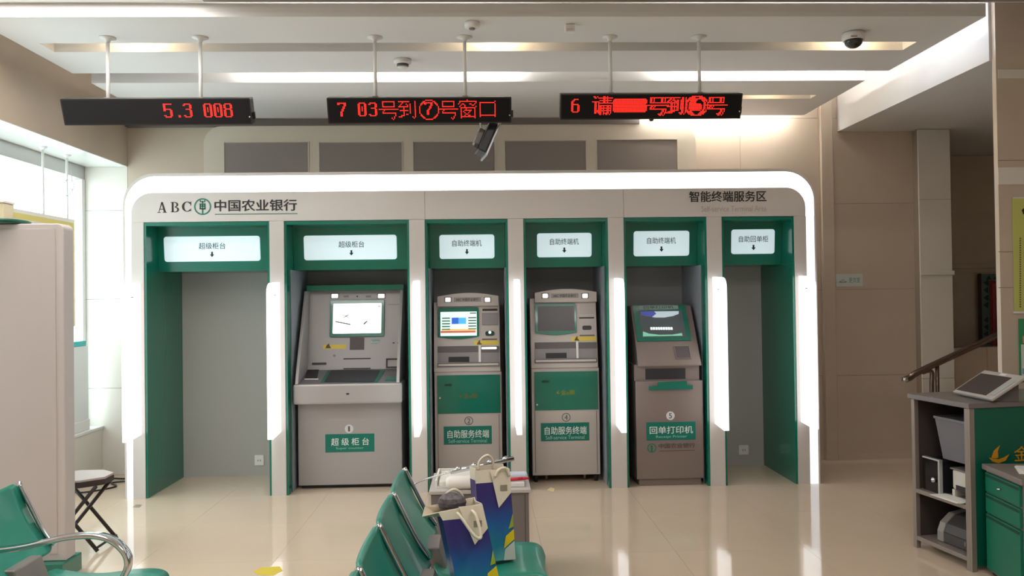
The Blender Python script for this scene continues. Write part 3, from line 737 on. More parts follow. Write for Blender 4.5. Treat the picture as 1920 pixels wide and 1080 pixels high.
terminal('slim terminal numbered 2 with a lit coloured screen, left of its twin', .3, lambda u: u, lambda v: v, False)
terminal('slim terminal numbered 4 with a blank dark screen', .235, lambda u: 997.5+(u-815.5)*1.008, lambda v: 541.5+(v-548)*1.0-(.8 if v < 700 else 0), True)

# ------------------------------------------------------------------ machine 5: receipt printer
Y5 = .04
x0, x1 = X(1193, 800, Y5), X(1319, 800, Y5)
m5 = thing('receipt_printer', ((x0+x1)/2, .3, 0), 'taupe receipt printing machine numbered 5 with sloping screen', 'bank machine')
z0 = Zp(1255, 898, Y5); z1 = Zp(1255, 714, Y5)
box('plinth', x0+.02, x1-.02, Y5+.02, .6, 0, z0-.0005, TAUPE, m5, .003)
box('lower_cabinet', x0, x1, Y5, .62, z0, z1, TAUPE, m5, .006)
zs = Zp(1255, 686, Y5-.01); zt = Zp(1245, 573, .32)
box('throat', x0-.005, x1-.02, Y5+.03, .6, z1+.0005, zs+.01, TAUPE, m5)
P5 = PL((0, Y5+.03, 0), (0, -1, 0))
P5.slab('slot', (1210, 691, 1285, 711), DARK, m5, .0005, .002)
ux0, ux1 = X(1190, 640, .15), X(1306, 640, .15)
profile_x('console', [(Y5-.03, zs), (Y5-.03, zs+.012), (Y5+.07, zs+.17), (.32, zt), (.62, zt), (.62, zs)], ux0, ux1, TAUPE, m5, .004)
PC = PL((0, Y5+.07, zs+.17), (0, -(zt-zs-.17), .32-Y5-.07))
PD = PL((0, Y5-.03, zs+.012), (0, -.158, .1))
sf = PC.slab('screen_frame', (1190, 573, 1290, 640), KG, m5, .0005, .012)
PC.slab('name_strip', (1198, 574.5, 1271, 581), mat('strip_pale', (148, 166, 160), .4), sf, .0126, .001)
PC.text('lettering', '回单打印机', (1206, 575, 1262, 580.5), INK, sf, .0142, bold=.01)
s_ = PC.slab('screen', (1200, 584, 1282, 634), mat('screen_dark', (70, 80, 84), .25, emit=.12), sf, .0126, .001)
PC.pxpoly('screen_graphic', [(1201, 586), (1272, 585), (1272, 590), (1262, 594), (1245, 597), (1228, 597), (1212, 594), (1202, 592)], mat('swoosh_pale', (176, 190, 200), .4, emit=.5), s_, .0138, .0005)
PC.pxpoly('screen_graphic', [(1201, 585.9), (1226, 585.6), (1230, 590), (1222, 596), (1212, 594), (1202, 592)], mat('swoosh_blue', (70, 80, 160), .4, emit=.4), s_, .0144, .0005)
PC.pxpoly('screen_graphic', [(1205, 632.5), (1205, 623), (1216, 627), (1236, 629.5), (1260, 629), (1278, 626), (1279, 631)], mat('swoosh_green', (120, 190, 160), .4, emit=.4), s_, .0138, .0005)
for k in range(9): PC.slab('text_mark', (1219+k*4.7, 615, 1222.8+k*4.7, 620), mat('screen_white', (230, 236, 236), .4, emit=.7), s_, .0138, .0005)
PD.slab('reader_recess', (1266, 650, 1293, 672), mat('recess_brown', (86, 78, 80), .5), m5, .0005, .003)
PD.frame('reader_rim', (1265, 649, 1294, 673), .006, TAUPE, m5, .0005, .008)
P6 = PL((0, Y5, 0), (0, -1, 0))
P6.pxpoly('paper_chute', [(1216, 731), (1216, 724), (1233, 723), (1233, 716), (1287, 714), (1287, 722), (1298, 722), (1298, 729)], KG, m5, .0005, .02)
plate(P6, m5, (1212, 791, 1304, 825), '回单打印机', (1218, 799, 1299, 813), 'Receipt Printer', (1230, 816, 1288, 822), '5', (1257, 779.5), False)
em = P6.ring('emblem', 1222, 840, .037, .007, GINK, m5, .001); P6.slab('emblem_ear', (1220, 835, 1224, 847), GINK, em, .0003, .0008)
P6.text('lettering', '中国农业银行', (1235, 831, 1303, 840), mat('brown_ink', (78, 66, 64), .5), m5, .001, bold=.01)
P6.slab('underline', (1236, 844.5, 1303, 845.5), MT['brown_ink'], m5, .0003, .0006)

# ------------------------------------------------------------------ waiting benches (green steel seats)
def bench(label, xb, y_far, n, pitch, arms, top=.765):
    """faces +X; xb is the X of the back's top edge; seats run towards the camera"""
    B = thing('waiting_bench', (xb+.3, y_far-n*pitch/2, 0), label, 'bench', 'green waiting benches')
    def sheet(name, prof, ya, yb, th, m, parent, rc=.0, edge=None):
        # prof: (x,z) centre line, swept across Y with narrowing at the ends given by rc
        P = bez([(x, 0, z) for x, z in prof], 5); N = len(P); M = 9; V, F = [], []
        L = [0]
        for i in range(1, N): L.append(L[-1]+(P[i]-P[i-1]).length)
        for side in (0, 1):
            for i, p in enumerate(P):
                t = (P[min(i+1, N-1)]-P[max(i-1, 0)]).normalized(); nn = Vector((-t.z, 0, t.x))
                d0 = L[i]; d1 = L[-1]-L[i]; ins = 0
                for d in (d0, d1):
                    if d < rc: ins = max(ins, rc-math.sqrt(max(0, rc*rc-(rc-d)**2)))
                for k in range(M):
                    f = k/(M-1); y = ya+ins+(yb-ya-2*ins)*f
                    bow = .018*(1-(2*f-1)**2)
                    q = Vector((p.x, y, p.z)) - nn*bow*0 + nn*(th/2 if side else -th/2) + Vector((-bow*.6, 0, -bow*.5))
                    V.append(q)
        def id(s_, i, k): return s_*N*M+i*M+k
        for s_ in (0, 1):
            for i in range(N-1):
                for k in range(M-1): F.append((id(s_, i, k), id(s_, i+1, k), id(s_, i+1, k+1), id(s_, i, k+1)))
        for i in range(N-1):
            for k in (0, M-1): F.append((id(0, i, k), id(0, i+1, k), id(1, i+1, k), id(1, i, k)))
        for k in range(M-1):
            for i in (0, N-1): F.append((id(0, i, k), id(0, i, k+1), id(1, i, k+1), id(1, i, k)))
        return ob(name, V, F, m, parent, True)
    z = top
    back = [(xb, z), (xb+.045, z-.12), (xb+.10, z-.22), (xb+.155, z-.29)]
    seat = [(xb+.17, .43), (xb+.22, .405), (xb+.36, .392), (xb+.5, .405), (xb+.585, .405), (xb+.63, .39), (xb+.645, .36)]
    for k in range(n):
        yb = y_far-k*pitch; ya = yb-pitch+.012
        sheet('backrest', back, ya, yb, .016, SEATG, B, .035)
        sheet('seat', seat, ya, yb, .016, SEATG, B, .06)
        # polished side rims joining back and seat
        rim = bez([(xb+.004, 0, z-.004), (xb+.05, 0, z-.10), (xb+.10, 0, z-.20), (xb+.15, 0, z-.275)], 4)
        tube('side_rim', [(p.x+.004, yb-.012 if k else yb+.004, p.z+.006) for p in rim], [.011]*4+[.010]*(len(rim)-4), CHROME, B, 8)
        box('back_bracket', xb+.125, xb+.19, ya+.12, yb-.12, .40, z-.27, GREYM, B, .006, xf=lambda p: Vector((p.x+(.47-p.z)*.35, p.y, p.z)))
    y0, y1 = y_far-n*pitch, y_far
    box('support_beam', xb+.28, xb+.36, y0+.02, y1-.02, .31, .362, STEEL, B, .008)
    for y in (y0+.3, y1-.3):
        tube('leg', bez([(xb+.32, y, .31), (xb+.30, y, .2), (xb+.12, y, .05), (xb+.06, y, .014)]), .02, CHROME, B)
        tube('leg', bez([(xb+.32, y, .31), (xb+.34, y, .2), (xb+.5, y, .05), (xb+.57, y, .014)]), .02, CHROME, B)
    for y in arms:
        a = bez([(xb+.10, y, .625), (xb+.26, y, .64), (xb+.44, y, .675), (xb+.57, y, .668), (xb+.645, y, .60), (xb+.63, y, .52), (xb+.53, y, .43), (xb+.36, y, .36)], 6)
        V, F = [], []
        for i, p in enumerate(a):
            t = (a[min(i+1, len(a)-1)]-a[max(i-1, 0)]).normalized(); nn = Vector((-t.z, 0, t.x))
            for dy, dn in ((-.022, -.009), (.022, -.009), (.022, .009), (-.022, .009)): V.append(p+nn*dn+Vector((0, dy, 0)))
        for i in range(len(a)-1):
            for k in range(4): F.append((i*4+k, i*4+(k+1) % 4, i*4+4+(k+1) % 4, i*4+4+k))
        F += [(0, 1, 2, 3), tuple(range(len(a)*4-4, len(a)*4))]
        ar = ob('armrest', V, F, CHROME, B, True); bevel_mesh(ar.data, .004)
    return B
bench('row of green steel waiting seats holding the two gift bags', -.385, -2.69, 4, .447, ())
bench('green steel waiting seat with chrome armrest at bottom left', -1.995, -2.93, 2, .447, (-3.34,), .79)

# ------------------------------------------------------------------ gift bags on the seats
BAGM = bpy.data.materials.new('bag_print'); BAGM.use_nodes = True
nt = BAGM.node_tree; bs = nt.nodes['Principled BSDF']; bs.inputs['Roughness'].default_value = .35
tc = nt.nodes.new('ShaderNodeTexCoord'); sp = nt.nodes.new('ShaderNodeSeparateXYZ'); rp = nt.nodes.new('ShaderNodeValToRGB'); nz = nt.nodes.new('ShaderNodeTexNoise'); ad = nt.nodes.new('ShaderNodeMath'); ad.operation = 'MULTIPLY_ADD'
nz.inputs['Scale'].default_value = 3.0
nt.links.new(tc.outputs['Generated'], sp.inputs[0]); nt.links.new(tc.outputs['Generated'], nz.inputs['Vector'])
nt.links.new(nz.outputs['Fac'], ad.inputs[0]); ad.inputs[1].default_value = .25; nt.links.new(sp.outputs['Z'], ad.inputs[2]); nt.links.new(ad.outputs[0], rp.inputs[0]); nt.links.new(rp.outputs[0], bs.inputs['Base Color'])
els = rp.color_ramp.elements
els[0].position = .1; els[0].color = (*s2l((96, 170, 170)), 1); els[1].position = 1.0; els[1].color = (*s2l((52, 40, 112)), 1)
for po, c in ((.35, (12, 120, 150)), (.6, (14, 84, 150)), (.82, (44, 48, 120))):
    e = els.new(po); e.color = (*s2l(c), 1)
BAGW = mat('bag_cream', (226, 214, 194), .5)
def bag(label, cx, cy, zb, w, d, h, rot, lean, tuft):
    """paper bag: w along its front, d deep; front faces -Y before turning by rot; leans by (lx, ly) at the top"""
    t = thing('gift_bag', (cx, cy, zb), label, 'bag', 'gift bags on the seats')
    R_ = Matrix.Rotation(rot, 3, 'Z')
    def xf(p): 
        p = Vector(p); q = R_ @ Vector((p.x, p.y, 0)); return Vector((cx+q.x+lean[0]*p.z/h, cy+q.y+lean[1]*p.z/h, zb+p.z))
    a, b = w/2, d/2
    zc = h*.86
    def ringpts(z, g): return [(-a, -b*g, z), (a, -b*g, z), (a, b*g, z), (0.0+a*.0+a, 0, z)][:3]+[(-a, b*g, z)]
    # body walls open at the top
    V, F = [], []
    lv = [0, .3*h, .6*h, zc]; gs = [1, .98, .95, .9]
    for z, g in zip(lv, gs):
        V += [xf((-a, -b*g, z)), xf((a, -b*g, z)), xf((a, 0, z)) if z == 0 else xf((a-.012*z/h, 0, z)), xf((a, b*g, z)), xf((-a, b*g, z)), xf((-a+.012*z/h, 0, z))]
    for i in range(3):
        for k in range(6): F.append((i*6+k, i*6+(k+1) % 6, i*6+6+(k+1) % 6, i*6+6+k))
    F.append(tuple(range(6)))
    body = ob('body', V, F, BAGM, t); md = body.modifiers.new('thick', 'SOLIDIFY'); md.thickness = .003
    # cream collar
    V, F = [], []
    for z, g in ((zc+.0005, .9), (h, .86)):
        V += [xf((-a, -b*g, z)), xf((a, -b*g, z)), xf((a-.012, 0, z)), xf((a, b*g, z)), xf((-a, b*g, z)), xf((-a+.012, 0, z))]
    if tuft:
        V[10] = xf((-a-.045, b*.3, h*.97)); V[6] = xf((-a-.01, -b*.9, h*.95)); V[11] = xf((-a-.07, -b*.4, h*.90))
    for k in range(6): F.append((k, (k+1) % 6, 6+(k+1) % 6, 6+k))
    col = ob('collar', V, F, BAGW, t); md = col.modifiers.new('thick', 'SOLIDIFY'); md.thickness = .003
    # pointed cream flap folded over the front
    def fl(p): return xf((p[0], -b*.92-.006, p[1]))
    prism('flap', [fl(p) for p in ((a*-.15, h*.995), (a*.98, h*.995), (a*.98, h*.74), (a*.2, h*.58))], (R_ @ Vector((0, -.003, 0))), BAGW, t)
    pr = [fl((a*(.45+.12*k), h*.80)) for k in range(3)]
    for q in pr: box('print_mark', q.x-.006, q.x+.006, q.y-.0068, q.y-.0058, q.z-.012, q.z+.012, mat('mark_grey', (150, 140, 124), .5), t)
    # yellow and white swatches low on the front
    prism('printed_flash', [fl(p) for p in ((a*.35, h*.13), (a*.98, h*.22), (a*.98, h*.33), (a*.5, h*.26))], (R_ @ Vector((0, -.002, 0))), mat('flash_yellow', (224, 196, 16), .4), t)
    prism('printed_flash', [fl(p) for p in ((a*.7, h*.34), (a*.98, h*.36), (a*.98, h*.5))], (R_ @ Vector((0, -.002, 0))), mat('flash_green', (150, 170, 40), .4), t)
    prism('printed_flash', [fl(p) for p in ((a*.3, h*.0), (a*.98, h*.0), (a*.98, h*.20), (a*.42, h*.12))], (R_ @ Vector((0, -.002, 0))), mat('flash_white', (200, 206, 200), .4), t)
    # rope handles
    tube('handle', [xf(p) for p in bez([(-a*.3, -b*.95-.014, h*.94), (-a*.2, -b-.03, h*.9), (a*.15, -b-.05, h*.72), (a*.45, -b-.05, h*.70), (a*.5, -b-.03, h*.9), (a*.4, -b*.95-.014, h*.95)], 6)] if tuft else
         [xf(p) for p in bez([(a*.1, -b*.95-.012, h*.93), (a*.3, -b-.012, h*1.0), (a*.7, -b-.014, h*1.02), (a*.9, -b*.95-.012, h*.93)], 6)], .006, BAGW, t, 8)
    tube('handle', [xf(p) for p in bez([(-a*.5, b*.8, h*.95), (-a*.4, b*.75, h*1.05), (0, b*.5, h*1.12), (a*.35, b*.7, h*1.06), (a*.4, b*.8, h*.95)], 6)], .006, BAGW, t, 8)
    if tuft:
        q = xf((-a*.25, b*.2, h*1.0))
        V, F = [], []
        for i in range(7):
            for k in range(12):
                th = 2*math.pi*k/12; ph = math.pi*(i+.5)/7; r_ = .05*(1+.22*math.sin(5*th+3*i)*math.sin(3*i))
                V.append(q+Vector((r_*1.1*math.sin(ph)*math.cos(th), r_*.7*math.sin(ph)*math.sin(th), r_*.75*math.cos(ph))))
        for i in range(6):
            for k in range(12): F.append((i*12+k, i*12+(k+1) % 12, i*12+12+(k+1) % 12, i*12+12+k))
        F += [tuple(range(12)), tuple(range(72, 84))]
        ob('dark_stuffing', V, F, mat('dark_stuffing', (92, 86, 90), .5, noise=.6, scale=60), t)
        prism('wrapped_box', [xf(p) for p in ((-a*.55, b*.1, h*.8), (a*.35, b*.1, h*.8), (a*.35, b*.1, h*.985), (-a*.55, b*.1, h*.93))], (R_ @ Vector((0, .02, 0))), mat('wrap_purple', (52, 40, 100), .5), t)
    return t
bag('blue gift bag with long looped handle and dark stuffing on the nearer seat', -.035, -3.33, .418, .165, .12, .345, math.radians(16), (-.075, .02), True)
bag('blue gift bag on the far seat with short handle, beside the low cabinet', .035, -2.90, .418, .155, .12, .385, math.radians(14), (-.02, .02), False)

# ------------------------------------------------------------------ low grey cabinet behind the bench with odds and ends
YC = -2.15
cx1 = on(992, 960, Y=YC).x; zc = on(960, 917, Y=YC).z
cab = thing('low_cabinet', (cx1-.27, YC+.22, 0), 'low grey metal cabinet just behind the green bench', 'cabinet')
box('body', cx1-.52, cx1, YC, YC+.42, 0, zc-.02, mat('cabinet_grey', (118, 110, 106), .45), cab, .004)
box('top', cx1-.53, cx1+.012, YC-.012, YC+.432, zc-.0195, zc, mat('cabinet_top', (188, 180, 176), .4), cab, .004)
box('door_seam', cx1-.022, cx1-.019, YC-.0012, YC-.0002, .02, zc-.03, DARK, cab)
z = zc+.001
bt = thing('paper_tray', (cx1-.35, YC+.2, z), 'white paper tray lying on the low grey cabinet', 'tray')
boxes('tray', [(cx1-.5, cx1-.16, YC+.06, YC+.36, z, z+.006), (cx1-.5, cx1-.16, YC+.35, YC+.36, z+.006, z+.04), (cx1-.5, cx1-.49, YC+.06, YC+.35, z+.006, z+.04), (cx1-.17, cx1-.16, YC+.06, YC+.35, z+.006, z+.04)], PAPER, bt)
box('paper_stack', cx1-.48, cx1-.18, YC+.07, YC+.34, z+.0065, z+.03, PAPER, bt, .003)
rb = thing('ring_binder_clip', (cx1-.3, YC+.2, z+.04), 'long chrome ring binder bar lying across the paper tray', 'binder clip')
p0 = Vector((cx1-.42, YC+.16, z+.062)); p1 = Vector((cx1-.07, YC+.30, z+.10)); dr = (p1-p0).normalized()
tube('bar', [p0, p0+(p1-p0)*.5, p1], .014, CHROME, rb, 10)
for k in range(4):
    q = p0+(p1-p0)*(.12+.25*k); lathe('rivet', [(.018, 0), (.018, .006), (.008, .014), (.002, .016)], q+Vector((0, 0, .008)), CHROME, rb, 14)
tube('lever', bez([p0+dr*.02, p0-dr*.10+Vector((0, 0, -.005)), p0-dr*.2+Vector((0, 0, -.02)), p0-dr*.215+Vector((0, 0, -.045))]), .005, CHROME, rb, 8)
bk = thing('notebook', (cx1-.13, YC+.2, z), 'white notebook with dark spine on the right of the low cabinet', 'notebook')
box('cover', cx1-.155, cx1-.02, YC+.04, YC+.27, z, z+.022, WHITE, bk, .003)
box('spine', cx1-.158, cx1-.1552, YC+.04, YC+.27, z, z+.024, BLACK, bk)
cs = thing('pencil_case', (cx1-.085, YC+.2, z+.0225), 'pale blue pencil case lying on the white notebook', 'case')
box('pouch', cx1-.14, cx1+.0, YC+.12, YC+.20, z+.0225, z+.05, mat('case_blue', (196, 206, 218), .4), cs, .01)
pen = thing('marker_pen', (cx1-.04, YC+.1, z+.03), 'red marker pen on the notebook at the cabinet corner', 'pen')
tube('barrel', [(cx1-.10, YC+.08, z+.032), (cx1-.03, YC+.085, z+.034)], .009, mat('pen_red', (196, 30, 44), .35), pen, 10)
tube('cap', [(cx1-.0295, YC+.085, z+.034), (cx1+.008, YC+.088, z+.035)], [.009, .006], MT['pen_red'], pen, 10)
cr = thing('fabric_roll', (cx1-.3, YC+.02, z), 'soft white cloth roll resting on the front of the tray', 'cloth')
tube('roll', [(cx1-.44, YC+.02, z+.037), (cx1-.42, YC+.02, z+.037), (cx1-.24, YC+.02, z+.037), (cx1-.22, YC+.02, z+.037)], [.02, .036, .036, .02], PAPER, cr, 14)

# ------------------------------------------------------------------ left: advert stand, stool, window things
YS1 = -1.81
xr = on(121, 700, Y=YS1).x; zt = on(90, 419, Y=YS1).z
sd = thing('display_stand', (xr-.5, YS1+.06, 0), 'tall pale grey display stand with rounded corners at the left edge', 'display stand')
SP = PL((0, YS1, 0), (0, -1, 0))
STM = mat('stand_grey', (196, 188, 186), .45)
SP.poly('body', rr2(xr-1.0, .10, xr, zt, .035, 6, (0, 0, 1, 1)), STM, sd, -.11, .11, bevel=.006)
SP.poly('face_panel', rr2(xr-.96, .14, xr-.045, zt-.03), mat('stand_face', (192, 183, 181), .4), sd, .0005, .003, bevel=.001)
box('base', xr-1.0, xr+.01, YS1-.06, YS1+.16, 0, .0995, KG, sd, .005)
tp = thing('round_topper', (on(10, 414, Y=-1.75).x, -1.75, zt), 'dark green round tray on top of the display stand', 'tray')
xq = on(50, 414, Y=-1.75).x
lathe('dish', [(.18, .001), (.2, .006), (.2, .022), (.19, .026)], (xq-.2, -1.75, zt), mat('tray_green', (20, 84, 66), .3), tp, 32)
yb = thing('leaflet_holder', (xq-.2, -1.75, zt+.027), 'cream leaflet box on the round green tray', 'box')
box('box_body', xq-.3, xq-.10, -1.80, -1.70, zt+.0275, zt+.12, mat('leaflet_cream', (232, 214, 180), .5), yb, .004)
box('lid', xq-.305, xq-.095, -1.805, -1.695, zt+.1205, zt+.135, PAPER, yb, .003)

# folding stool
foot = on(195, 1043, Z=0)
sx, sy = on(150, 985, Z=.45).x, -1.15
stl = thing('folding_stool', (-2.42, -1.2, 0), 'dark brown folding stool with pale top behind the display stand', 'stool')
DBR = mat('stool_brown', (52, 38, 36), .5)
zc_ = .44; a = on(137, 897, Z=zc_); b_ = on(207, 895, Z=zc_); cxs = b_.x-.20; cys = b_.y+.02
oct_ = [(cxs+.2*math.cos(math.radians(22.5+45*k)), cys+.17*math.sin(math.radians(22.5+45*k))) for k in range(8)]
prism('seat_top', [(x, y, zc_) for x, y in oct_], (0, 0, .014), mat('stool_top', (176, 160, 156), .35), stl, .003)
prism('seat_rim', [(x, y, zc_-.035) for x, y in oct_], (0, 0, .0345), DBR, stl, .003)
for s_ in (-1, 1):
    y = cys+s_*.13
    tube('leg', [(cxs-.15, y, zc_-.036), (cxs+.17, y-.0*s_, .008)], .012, DBR, stl, 8); tube('leg', [(cxs+.15, y-.026*s_, zc_-.036), (cxs-.17, y-.026*s_, .008)], .012, DBR, stl, 8)
tube('cross_bar', [(cxs-.165, cys-.115, .03), (cxs-.165, cys+.115, .03)], .008, DBR, stl, 8); tube('cross_bar', [(cxs+.165, cys-.13, .03), (cxs+.165, cys+.13, .03)], .008, DBR, stl, 8)

# poster board hung in front of the window by two white rods, with a loop of wire
XPB = -3.42
q0, q1 = on(75, 399, X=XPB), on(140, 412, X=XPB); q2 = on(140, 612, X=XPB)
pb = thing('hanging_poster_board', (XPB, q1.y, q2.z), 'cream poster board with yellow border hanging in the window', 'poster board')
zp = q1.z
box('board', XPB-.012, XPB, q0.y-.5, q1.y, q2.z, zp, PAPER, pb, .002)
boxes('yellow_border', [(XPB+.0005, XPB+.003, q0.y-.47, q1.y-.02, zp-.07, zp-.03), (XPB+.0005, XPB+.003, q1.y-.07, q1.y-.02, q2.z+.04, zp-.0705), (XPB+.0005, XPB+.003, q0.y-.47, q1.y-.02, q2.z+.0, q2.z+.0395)], mat('border_yellow', (226, 208, 120), .5), pb)
for u, v in ((80, 283), (125, 298)):
    r = on(u, v, X=XPB-.006)
    rd = tube('rod', [(XPB-.006, r.y, zp-.0005), (XPB-.006, r.y, 2.7795)], .010, WHITE, pb, 10)
    lathe('rod_flange', [(.035, 0), (.035, -.006), (.012, -.03)], (XPB-.006, r.y, 2.7795), WHITE, rd, 16)
wl = thing('wire_loop', on(127, 350, X=XPB-.006), 'thin white wire coiled around the window rod', 'wire')
c_ = on(128, 352, X=XPB+.022)
tube('wire', [(c_.x+.006*math.sin(t_*2), c_.y+.085*math.cos(t_)*.9+.03*math.sin(t_), c_.z+.07*math.sin(t_)) for t_ in [k*math.pi/14 for k in range(56)]]+[(c_.x, c_.y+.05, c_.z+.2)], .003, mat('wire_grey', (190, 192, 194), .5), wl, 6)
# white board leaning in the lower window, teal strip on top
XB2 = -3.47
w0, w1 = on(165, 648, X=XB2), on(163, 790, X=XB2)
wb = thing('white_board', (XB2, w0.y-.3, .446), 'plain white framed board standing on the window sill', 'board')
box('board', XB2-.02, XB2, w0.y-1.0, w0.y, w1.z+.02, w0.z, mat('board_white', (222, 224, 224), .45), wb, .003)
box('lower_rail', XB2-.022, XB2+.012, w0.y-1.0, w0.y+.001, .4465, w1.z+.0195, WHITE, wb, .004)
tl_ = thing('teal_strip', (XB2-.01, w0.y-.1, w0.z), 'bright teal strip lying on top of the white board', 'strip')
box('strip', XB2-.035, XB2-.001, w0.y-1.0, w0.y-.03, w0.z+.0005, w0.z+.045, mat('teal_plastic', (0, 178, 176), .4), tl_, .004)
# plug and cables by the far left corner
pg = thing('plug_adapter', on(176, 880, Y=YW-.03), 'dark plug adapter on the wall above the stool', 'plug')
p = on(176, 879, Y=YW-.03)
box('adapter', p.x-.02, p.x+.02, YW-.05, YW-.001, p.z-.05, p.z+.05, mat('adapter_brown', (84, 72, 62), .5), pg, .006)
box('socket_plate', p.x-.03, p.x+.03, YW-.012, YW-.0005, p.z-.085, p.z-.051, WHITE, pg, .002)
cb_ = thing('power_cable', (-3.2, .7, 0), 'black power cable trailing along the floor by the left wall', 'cable')
tube('cable', bez([(p.x, YW-.03, p.z-.085), (p.x+.01, YW-.05, .02), (-3.25, .72, .008), (-3.0, .70, .008), (-2.865, .74, .008)]), .007, BLACK, cb_, 8)
tube('cable', bez([(-3.42, .3, .008), (-3.28, .22, .008), (-3.1, .40, .008), (-3.2, .55, .008), (-3.0, .62, .008), (-2.87, .6, .008)]), .007, BLACK, cb_, 8)

# ------------------------------------------------------------------ right: handrail, woven hanging, wall sign, posters
hr = thing('stair_handrail', (3.6, .2, 0), 'brown-tinted steel stair handrail rising to the right', 'handrail')
RM = mat('rail_steel', (128, 112, 104), .22, metal=.9)
r0, r1 = on(1700, 708, Y=.2), on(1885, 621, Y=.2); d_ = (r1-r0)
tube('rail', bez([r0+Vector((-.01, 0, -.015)), r0+Vector((.03, 0, 0)), r0+d_*.12, r0+d_*.5, r0+d_, r0+d_*2.2], 5), .027, RM, hr, 14)
lathe('end_cap', [(.001, -.004), (.03, -.002), (.03, .03), (.02, .034)], r0+Vector((-.014, 0, -.03)), CHROME, hr, 14)
pb_ = on(1740, 700, Y=.2)
tube('bracket', bez([r0+d_*.16+Vector((0, 0, -.02)), r0+d_*.25+Vector((0, 0, -.05)), (pb_.x+.03, .2, r0.z-.12), (pb_.x+.03, .2, 0)], 5), .018, RM, hr, 12)
for u in (1757,):
    q = on(u, 690, Y=.2); tube('post', [(q.x, .2, 0), (q.x, .2, q.z+.02)], .016, RM, hr, 12)
q = on(1690, 720, Y=.2)
for k in (1.9,):
    tube('post', [(r0.x+d_.x*k, .2, 0), (r0.x+d_.x*k, .2, r0.z+d_.z*k)], .016, RM, hr, 12)

WP = PL((0, 2.168, 0), (0, -1, 0))
wh = thing('woven_hanging', on(1855, 590, Y=2.15), 'red woven wall hanging with green triangle border by the stairs', 'wall hanging')
WP.slab('cloth', (1834, 513, 1985, 668), mat('cloth_teal', (96, 120, 112), .8), wh, 0, .008)
WP.slab('dark_edge', (1834, 513, 1840, 668), mat('cloth_maroon', (70, 34, 36), .8), wh, .0085, .004)
WP.slab('red_field', (1855, 526, 1965, 660), mat('cloth_red', (136, 44, 46), .8), wh, .0085, .004)
WP.frame('red_border', (1860, 531, 1960, 655), .03, mat('cloth_rose', (166, 74, 80), .8), wh, .013, .003)
WP.slab('emblem_patch', (1866, 562, 1950, 590), mat('cloth_grey', (120, 96, 90), .8), wh, .013, .004)
tm = mat('cloth_dark_green', (26, 62, 50), .8)
for v in (530, 544, 558, 572, 600, 613, 626, 640, 655): WP.pxpoly('triangle', [(1843, v), (1852, v-6), (1852, v+6)], tm, wh, .0085, .004)
for u in (1853, 1866, 1879): 
    WP.pxpoly('triangle', [(u-5, 524), (u, 517), (u+5, 524)], tm, wh, .0085, .004); WP.pxpoly('triangle', [(u-5, 661), (u, 667), (u+5, 661)], tm, wh, .0127, .003)
WS_ = PL((0, YW-.0005, 0), (0, -1, 0))
ws = thing('wall_sign', on(1592, 537, Y=YW-.01), 'small white wall sign with coat hanger icon on beige wall', 'sign')
pl_ = WS_.slab('plate', (1567, 513.5, 1617, 537), mat('sign_plate', (206, 212, 206), .4), ws, 0, .006)
gi = mat('sign_ink', (110, 150, 140), .5)
a, b = WS_.uv(1580, 526)
tube('hanger_icon', [WS_.pt(a+x, b+y, .0085) for x, y in ((-.035, -.015), (0, .008), (.035, -.015), (-.035, -.015))], .0025, gi, pl_, 6)
WS_.text('lettering', '更衣室', (1591, 520, 1612, 530), gi, pl_, .0065, bold=.01)
# posters on the partition
po = thing('green_poster', on(1910, 585, Y=-1.38), 'yellow-green poster with vertical lines of text on the right partition', 'poster')
s_ = PPL.slab('sheet', (1898.5, 371, 2010, 583), mat('poster_lime', (196, 200, 112), .5), po, .0045, .003)
PPL.slab('white_edge', (1897, 369.5, 2011, 372), WHITE, po, .0045, .004); PPL.slab('white_edge', (1899, 583.2, 2011, 587), WHITE, po, .0045, .004)
PPL.pxpoly('ink_blot', [(1914, 394), (1919, 390), (1926, 394), (1925, 402), (1917, 402)], INK, s_, .0078, .001)
for k in range(30): PPL.slab('text_mark', (1910, 446+k*4.4, 1913, 448.6+k*4.4), mat('mark_olive', (110, 104, 50), .5), s_, .0078, .0008)
PPL.slab('text_mark', (1918.5, 472, 1926, 490), INK, s_, .0078, .0008)
no = thing('notice_board', on(1915, 690, Y=-1.38), 'green-headed white notice on the right partition below the poster', 'notice')
s_ = PPL.slab('sheet', (1909.5, 597, 2000, 715), mat('notice_green', (60, 150, 100), .5), no, .0045, .003)
PPL.slab('white_page', (1913.5, 645, 2000, 713), mat('notice_white', (214, 226, 216), .5), no, .0078, .001)
PPL.slab('printed_block', (1916, 630, 1940, 643), mat('notice_pink', (214, 150, 140), .5), no, .0078, .001)
PPL.slab('printed_block', (1915, 690, 1990, 700), mat('notice_blue', (140, 170, 190), .5), no, .0092, .001)

# ------------------------------------------------------------------ right: counter with open shelves
A = on(1713, 1025, Z=0); Bc = on(1820, 1072, Z=0)
ey = (A-Bc); DEP = ey.length; ey.normalize(); ex = Vector((ey.y, -ey.x, 0)); ZC = .93
def cxf(p): return Bc+ex*p.x+ey*p.y+Vector((0, 0, p.z))
ct = thing('service_counter', cxf(Vector((.6, DEP/2, 0))), 'green-fronted service counter with open grey shelves facing the hall', 'counter')
LW = 1.5; SHD = .55
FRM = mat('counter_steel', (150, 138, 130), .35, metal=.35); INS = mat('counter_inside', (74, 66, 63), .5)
for y in (.0, DEP-.028): box('corner_post', 0, .03, y, y+.028, 0, ZC-.031, FRM, ct, .003, xf=cxf)
box('top', -.01, LW, -.02, DEP+.02, ZC-.03, ZC, mat('counter_top', (118, 110, 108), .3), ct, .004, xf=cxf)
box('shelf_back', SHD, SHD+.015, .001, DEP-.001, .04, ZC-.031, INS, ct, xf=cxf)
